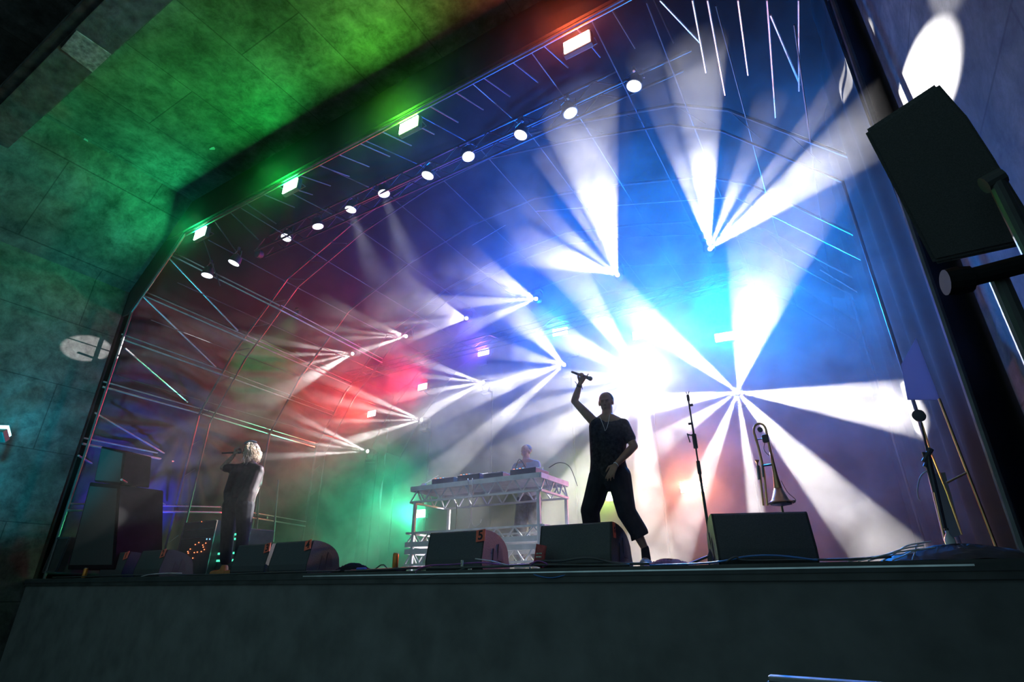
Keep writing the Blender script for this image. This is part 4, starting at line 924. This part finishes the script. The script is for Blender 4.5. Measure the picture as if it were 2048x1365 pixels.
def singer():
    Y = 5.45; g = lambda x, y, dy=0: at(x, y, Y=Y + dy)
    base = g(1222, 1130); t = thing('person', (base.x, Y, STAGE), 'person in dark sleeveless shirt and wide cropped trousers raising a microphone centre stage', 'person')
    hc = g(1212, 806, .02); fw = Vector((.18, -1, -.22)); up = Vector((0, -.12, 1))
    neck = g(1214, 835); chest = g(1220, 868); waist = g(1222, 925); hip = g(1222, 958)
    shR = g(1192, 848); shL = g(1246, 850)
    elR = g(1149, 803, -.08); wrR = g(1160, 768, -.14)
    elL = g(1268, 893, .02); wrL = g(1232, 930, -.16)
    hand = (g(1165, 757, -.14) - wrR)
    knR = g(1180, 1022, -.10); anR = g(1190, 1098, .02); knL = g(1253, 1025, -.03); anL = g(1290, 1098, .06)
    hipR = g(1202, 960); hipL = g(1238, 960)
    sh = head_shapes(hc, fw, up, .98)
    sh += limb([hc + Vector((0, .03, -.05)), neck, chest + Vector((0, .02, .05))], [.058, .060, .075])
    sh += limb([shR, neck.lerp(shR, .3), neck.lerp(shL, .3), shL], [.052, .062, .062, .058])
    sh += limb([shR + Vector((.03, 0, -.05)), g(1205, 925), hipR], [.10, .105, .10]) + limb([shL + Vector((-.07, 0, -.05)), g(1231, 925), hipL], [.095, .095, .105])
    sh += limb([chest, waist, hip], [.115, .115, .125])
    sh += limb([shR, shR.lerp(elR, .4), elR, elR.lerp(wrR, .3), wrR], [.058, .053, .040, .042, .026])
    sh += limb([shL, shL.lerp(elL, .5), elL, elL.lerp(wrL, .3), wrL], [.060, .052, .042, .043, .028])
    sh += limb([hipR, knR, knR.lerp(anR, .3), anR], [.095, .06, .062, .036]) + limb([hipL, knL, knL.lerp(anL, .3), anL], [.10, .062, .064, .036])
    # raised hand curled round the microphone, little finger up
    ua = (wrR - elR).normalized()
    mt, mh = g(1143, 744, -.15), g(1184, 759, -.15); md = (mh - mt).normalized()
    along = (ua + Vector((.25, 0, 0))).normalized()
    sh += hand_shapes(wrR, along, Vector((-1, 0, .1)), Vector((0, -1, 0)), (1.0, 1.02, 1.0, .05), 1.0, .8)
    da = (wrL - elL).normalized()
    sh += hand_shapes(wrL, (da + Vector((-.1, -.1, -.6))).normalized(), Vector((-1, 0, 0)), Vector((-.1, 1, 0)), (.25, .3, .35, .4), 1.0, .3)
    # feet
    ftR = Vector((anR.x, anR.y - .14, STAGE + .035)); ftL = Vector((anL.x + .02, anL.y - .12, STAGE + .035))
    for an, ft in ((anR, ftR), (anL, ftL)): sh += limb([an, Vector((an.x, an.y + .03, STAGE + .05)), ft], [.036, .034, .030])
    body = blob('body', sh, M['skin'], t, voxel=.0065, smooth=3)
    # shirt
    s2 = limb([shR + Vector((.012, 0, -.005)), neck.lerp(shR, .45) + Vector((0, .01, -.03)), neck.lerp(shL, .45) + Vector((0, .01, -.03)), shL], [.062, .062, .062, .070])
    s2 += limb([shR + Vector((.03, 0, -.05)), g(1203, 925), hipR + Vector((0, 0, .03))], [.110, .118, .120]) + limb([shL + Vector((-.07, 0, -.05)), g(1231, 925), hipL + Vector((0, 0, .03))], [.108, .106, .116])
    s2 += limb([chest, waist, hip], [.128, .130, .135]) + limb([shL, shL.lerp(elL, .62)], [.070, .064])
    blob('shirt', s2, M['shirt'], t, voxel=.009, smooth=5)
    # wide cropped trousers
    cufL = knL.lerp(anL, .70); cufR = knR.lerp(anR, .80)
    s3 = limb([hipR + Vector((0, 0, .03)), hipR.lerp(knR, .6), knR + Vector((-.0, 0, .0)), cufR], [.130, .112, .098, .088])
    s3 += limb([hipL + Vector((0, 0, .03)), hipL.lerp(knL, .6), knL, cufL + Vector((0, 0, .05)), cufL], [.132, .110, .098, .092, .086])
    s3 += [('e', hip, (.185, .13, .12))]
    tr = blob('trousers', s3, M['trouser'], t, voxel=.009, smooth=4); cut_cuff(tr, cufL - wloc(t), (anL - knL), .3); cut_cuff(tr, cufR - wloc(t), (anR - knR), .3)
    for an, ft, nm in ((anR, ftR, 0), (anL, ftL, 1)):
        sk = limb([an + Vector((0, 0, .0)), Vector((an.x, an.y + .01, STAGE + .09))], [.041, .045]); blob('sock', sk, M['trouser'], t, voxel=.008)
        s4 = limb([Vector((an.x, an.y + .045, STAGE + .05)), Vector((an.x, an.y - .02, STAGE + .055)), ft + Vector((0, -.03, .005))], [.046, .050, .038])
        so = blob('shoe', s4, M['shoe'], t, voxel=.007); 
        MB().box((an.x + (ft.x - an.x) / 2, an.y - .06, STAGE + .008), (.085, .27, .016), bev=.006).build('sole', M['label'], so, world=False).data.transform(Matrix.Translation(-wloc(t)))
    # wrist band with loose ends, necklace
    m = MB(); m.lathe([(.031, -.012), (.033, 0), (.031, .012)], wrR.lerp(elR, .12), ua, 16)
    m.tube([wrR + Vector((-.03, 0, -.01)), wrR + Vector((-.055, -.01, .035))], .005, 6); m.tube([wrR + Vector((.02, 0, -.02)), wrR + Vector((.03, -.01, -.075))], .005, 6)
    m.build('wristband', M['black'], t, world=True)
    m = MB(); m.tube(smoothline([neck + Vector((-.055, -.07, -.005)), chest + Vector((-.01, -.135, .04)), chest + Vector((.0, -.14, .0)), chest + Vector((.03, -.135, .05)), neck + Vector((.06, -.07, .0))]), .0025, 6)
    m.build('necklace', M['alu2'], t, world=True)
    m = MB(); m.lathe([(.030, -.004), (.030, .004)], wrL, da, 16); m.build('bracelet', M['alu2'], t, world=True)
    # cropped hair
    f = fw.normalized(); hs = [('e', hc + Vector((0, .022, .042)), (.081, .096, .086), Matrix.Identity(3))]
    blob('hair', hs, M['hairroot'], t, voxel=.012, smooth=2)
    microphone(mt, mh, 'microphone held high in the raised hand of the central singer')
singer()
def vocalist():
    Y = 5.62; g = lambda x, y, dy=0: at(x, y, Y=Y + dy)
    k = 1.0
    base = g(470, 1135); t = thing('person', (base.x, Y, STAGE), 'person with bright blond curls in dark clothes singing at left', 'person')
    hc = g(499, 902); fw = Vector((-.85, -.42, -.12)); up = Vector((.12, 0, 1)); S_ = 1.28
    neck = g(500, 926); chest = g(494, 950); waist = g(482, 985); hip = g(478, 1010)
    shR = g(474, 938, -.12); shL = g(518, 940, .06); elR = g(446, 936, -.30); wrR = g(468, 911, -.20)
    elL = g(514, 975, .12); wrL = g(505, 1000, .05)
    knR = g(455, 1068, -.06); anR = g(452, 1120, .0); knL = g(487, 1068, .04); anL = g(480, 1120, .05); hipR = g(464, 1012); hipL = g(490, 1012)
    sh = head_shapes(hc, fw, up, 1.12)
    sh += limb([hc, neck, chest], [.06, .062, .09]) + limb([shR, neck, shL], [.06, .06, .06])
    sh += limb([shR + Vector((.05, 0, -.04)), g(466, 985), hipR], [.10, .10, .12]) + limb([shL + Vector((-.05, 0, -.04)), g(498, 985), hipL], [.10, .10, .12])
    sh += limb([shR, elR, elR.lerp(wrR, .3), wrR], [.06, .044, .045, .03]) + limb([shL, elL, elL.lerp(wrL, .3), wrL], [.062, .046, .046, .03])
    sh += limb([hipR, knR, anR], [.11, .075, .042]) + limb([hipL, knL, anL], [.11, .075, .042])
    mt, mh = g(444, 907, -.26), g(482, 905, -.14)
    sh += hand_shapes(wrR, Vector((.3, -.1, .9)), Vector((1, 0, .2)), Vector((.2, .9, .1)), (1.0, 1.0, 1.0, .95), 1.15, .9)
    sh += hand_shapes(wrL, wrL - elL + Vector((-.05, 0, -.1)), Vector((-.5, -1, 0)), Vector((-1, .2, 0)), (.3, .32, .35, .4), 1.15, .3)
    for an in (anR, anL): sh += limb([an, Vector((an.x, an.y, STAGE + .06)), Vector((an.x - .12, an.y - .08, STAGE + .04))], [.042, .04, .035])
    blob('body', sh, M['skin2'], t, voxel=.008, smooth=3)
    s2 = limb([shR, neck + Vector((0, 0, -.05)), shL], [.075, .08, .075]) + limb([shR + Vector((.05, 0, -.04)), g(464, 985), hipR + Vector((0, 0, .08))], [.12, .13, .14]) + limb([shL + Vector((-.05, 0, -.04)), g(498, 985), hipL + Vector((0, 0, .08))], [.12, .125, .14])
    s2 += limb([chest, waist], [.15, .15]) + limb([shR, shR.lerp(elR, .75)], [.08, .072]) + limb([shL, shL.lerp(elL, .8)], [.078, .075])
    blob('top', s2, M['jacket'], t, voxel=.012, smooth=4)
    s3 = limb([hipR, knR, anR], [.15, .105, .09]) + limb([hipL, knL, anL], [.15, .105, .09]) + [('e', hip, (.2, .15, .14))]
    blob('trousers', s3, M['trouser'], t, voxel=.012, smooth=4)
    for an in (anR, anL):
        blob('boot', limb([Vector((an.x, an.y, STAGE + .13)), Vector((an.x + .02, an.y, STAGE + .06)), Vector((an.x - .14, an.y - .09, STAGE + .05))], [.06, .06, .045]), M['shoe2'], t, voxel=.012)
    m = MB(); m.lathe([(.034, -.012), (.036, 0), (.034, .012)], wrL.lerp(elL, .15), (wrL - elL), 16); m.build('bracelet', M['black'], t, world=True)
    # curls: dark crown, bright blond lengths
    blob('hair_crown', [('e', hc + Vector((.03, .02, .055)), (.115, .115, .085))], M['hairroot'], t, voxel=.014)
    r_ = random.Random(3); m = MB(); m2 = MB()
    back = Vector((.8, .25, 0))
    for i in range(230):
        a = r_.uniform(-1.7, 1.9); el = r_.uniform(-.2, 1.25)
        bd = Vector((math.cos(a), math.sin(a), 0)); bd = (bd + back * .7).normalized()
        p0 = hc + Vector((bd.x * .105 * math.cos(el), bd.y * .11 * math.cos(el), .03 + .12 * math.sin(el)))
        L = r_.uniform(.16, .34); n = 12; pts = []; ph = r_.uniform(0, 6); out = r_.uniform(.03, .10)
        for j in range(n):
            u = j / (n - 1)
            pts.append(p0 + bd * (out * math.sin(u * 2.2)) + Vector((0, 0, -L * u + .05 * math.sin(u * 2.0))) + Vector((math.cos(ph + u * 14), math.sin(ph + u * 14), 0)) * .014 * (.4 + u))
        m.tube(pts, .0085, 5, r2=.003)
    m.build('hair', M['hair'], t, smooth=True, world=True)
    m2.tube(smoothline([hc + Vector((-.02, -.11, .10)), hc + Vector((.04, -.05, .15)), hc + Vector((.08, .05, .14))]), .02, 8); m2.build('hair_band', M['case'], t, world=True)
    microphone(mt, mh, 'microphone held to the mouth of the blond singer at left')
vocalist()
def dj():
    Y = 7.85; g = lambda x, y, dy=0: at(x, y, Y=Y + dy)
    base = g(1055, 1050); t = thing('person', (base.x, Y, STAGE), 'person in pale top and floral trousers hazy behind the truss table', 'person')
    hc = g(1052, 905, 0); s = .0078
    neck = hc + Vector((0, .01, -.15)); chest = neck + Vector((0, .02, -.18)); hip = chest + Vector((.02, .02, -.42)); x = hip.x
    shR = neck + Vector((-.19, 0, -.07)); shL = neck + Vector((.19, 0, -.07)); elR = shR + Vector((-.08, -.10, -.26)); elL = shL + Vector((.08, -.10, -.26))
    wrR = Vector((elR.x + .04, 7.2, TZ + .22)); wrL = Vector((elL.x - .04, 7.2, TZ + .22))
    kz = STAGE + .50
    legs = [(hip + Vector((sx * .1, 0, -.03)), Vector((x + sx * .15, Y - .03, kz)), Vector((x + sx * .16, Y + .02, STAGE + .09))) for sx in (-1, 1)]
    sh = head_shapes(hc, Vector((-.1, -1, -.3)), Vector((0, -.1, 1)), 1.0) + limb([hc, neck, chest], [.058, .06, .1]) + limb([shR, neck, shL], [.055, .06, .055])
    sh += limb([chest + Vector((-.07, 0, 0)), hip + Vector((-.06, 0, 0))], [.11, .11]) + limb([chest + Vector((.07, 0, 0)), hip + Vector((.06, 0, 0))], [.11, .11])
    sh += limb([shR, elR, wrR], [.055, .042, .027]) + limb([shL, elL, wrL], [.055, .042, .027])
    for W, sx in ((wrR, 1), (wrL, -1)): sh += hand_shapes(W, Vector((0, -1, -.25)), Vector((sx, 0, 0)), Vector((0, 0, -1)), (.2, .22, .25, .3), 1.0, .3)
    for a, b, c in legs: sh += limb([a, b, c, Vector((c.x, c.y - .14, STAGE + .04))], [.09, .06, .04, .03])
    blob('body', sh, M['skin'], t, voxel=.009, smooth=3)
    s2 = limb([shR, neck + Vector((0, .01, -.05)), shL], [.066, .07, .066]) + limb([chest + Vector((-.07, 0, 0)), hip + Vector((-.07, 0, .02))], [.125, .125]) + limb([chest + Vector((.07, 0, 0)), hip + Vector((.07, 0, .02))], [.125, .125]) + limb([shR, shR.lerp(elR, .7)], [.068, .06]) + limb([shL, shL.lerp(elL, .7)], [.068, .06])
    blob('top', s2, mat('pale_top', (.35, .35, .4), .8), t, voxel=.013)
    s3 = [('e', hip + Vector((0, 0, -.02)), (.19, .14, .12))]
    for a, b, c in legs: s3 += limb([a, b, c], [.125, .10, .085])
    blob('trousers', s3, M['floral'], t, voxel=.013)
    blob('hair', [('e', hc + Vector((0, .03, .045)), (.09, .10, .09))], M['hairroot'], t, voxel=.014)
    for a, b, c in legs: blob('shoe', limb([Vector((c.x, c.y + .04, STAGE + .05)), Vector((c.x, c.y - .17, STAGE + .045))], [.05, .042]), M['black'], t, voxel=.012)
dj()
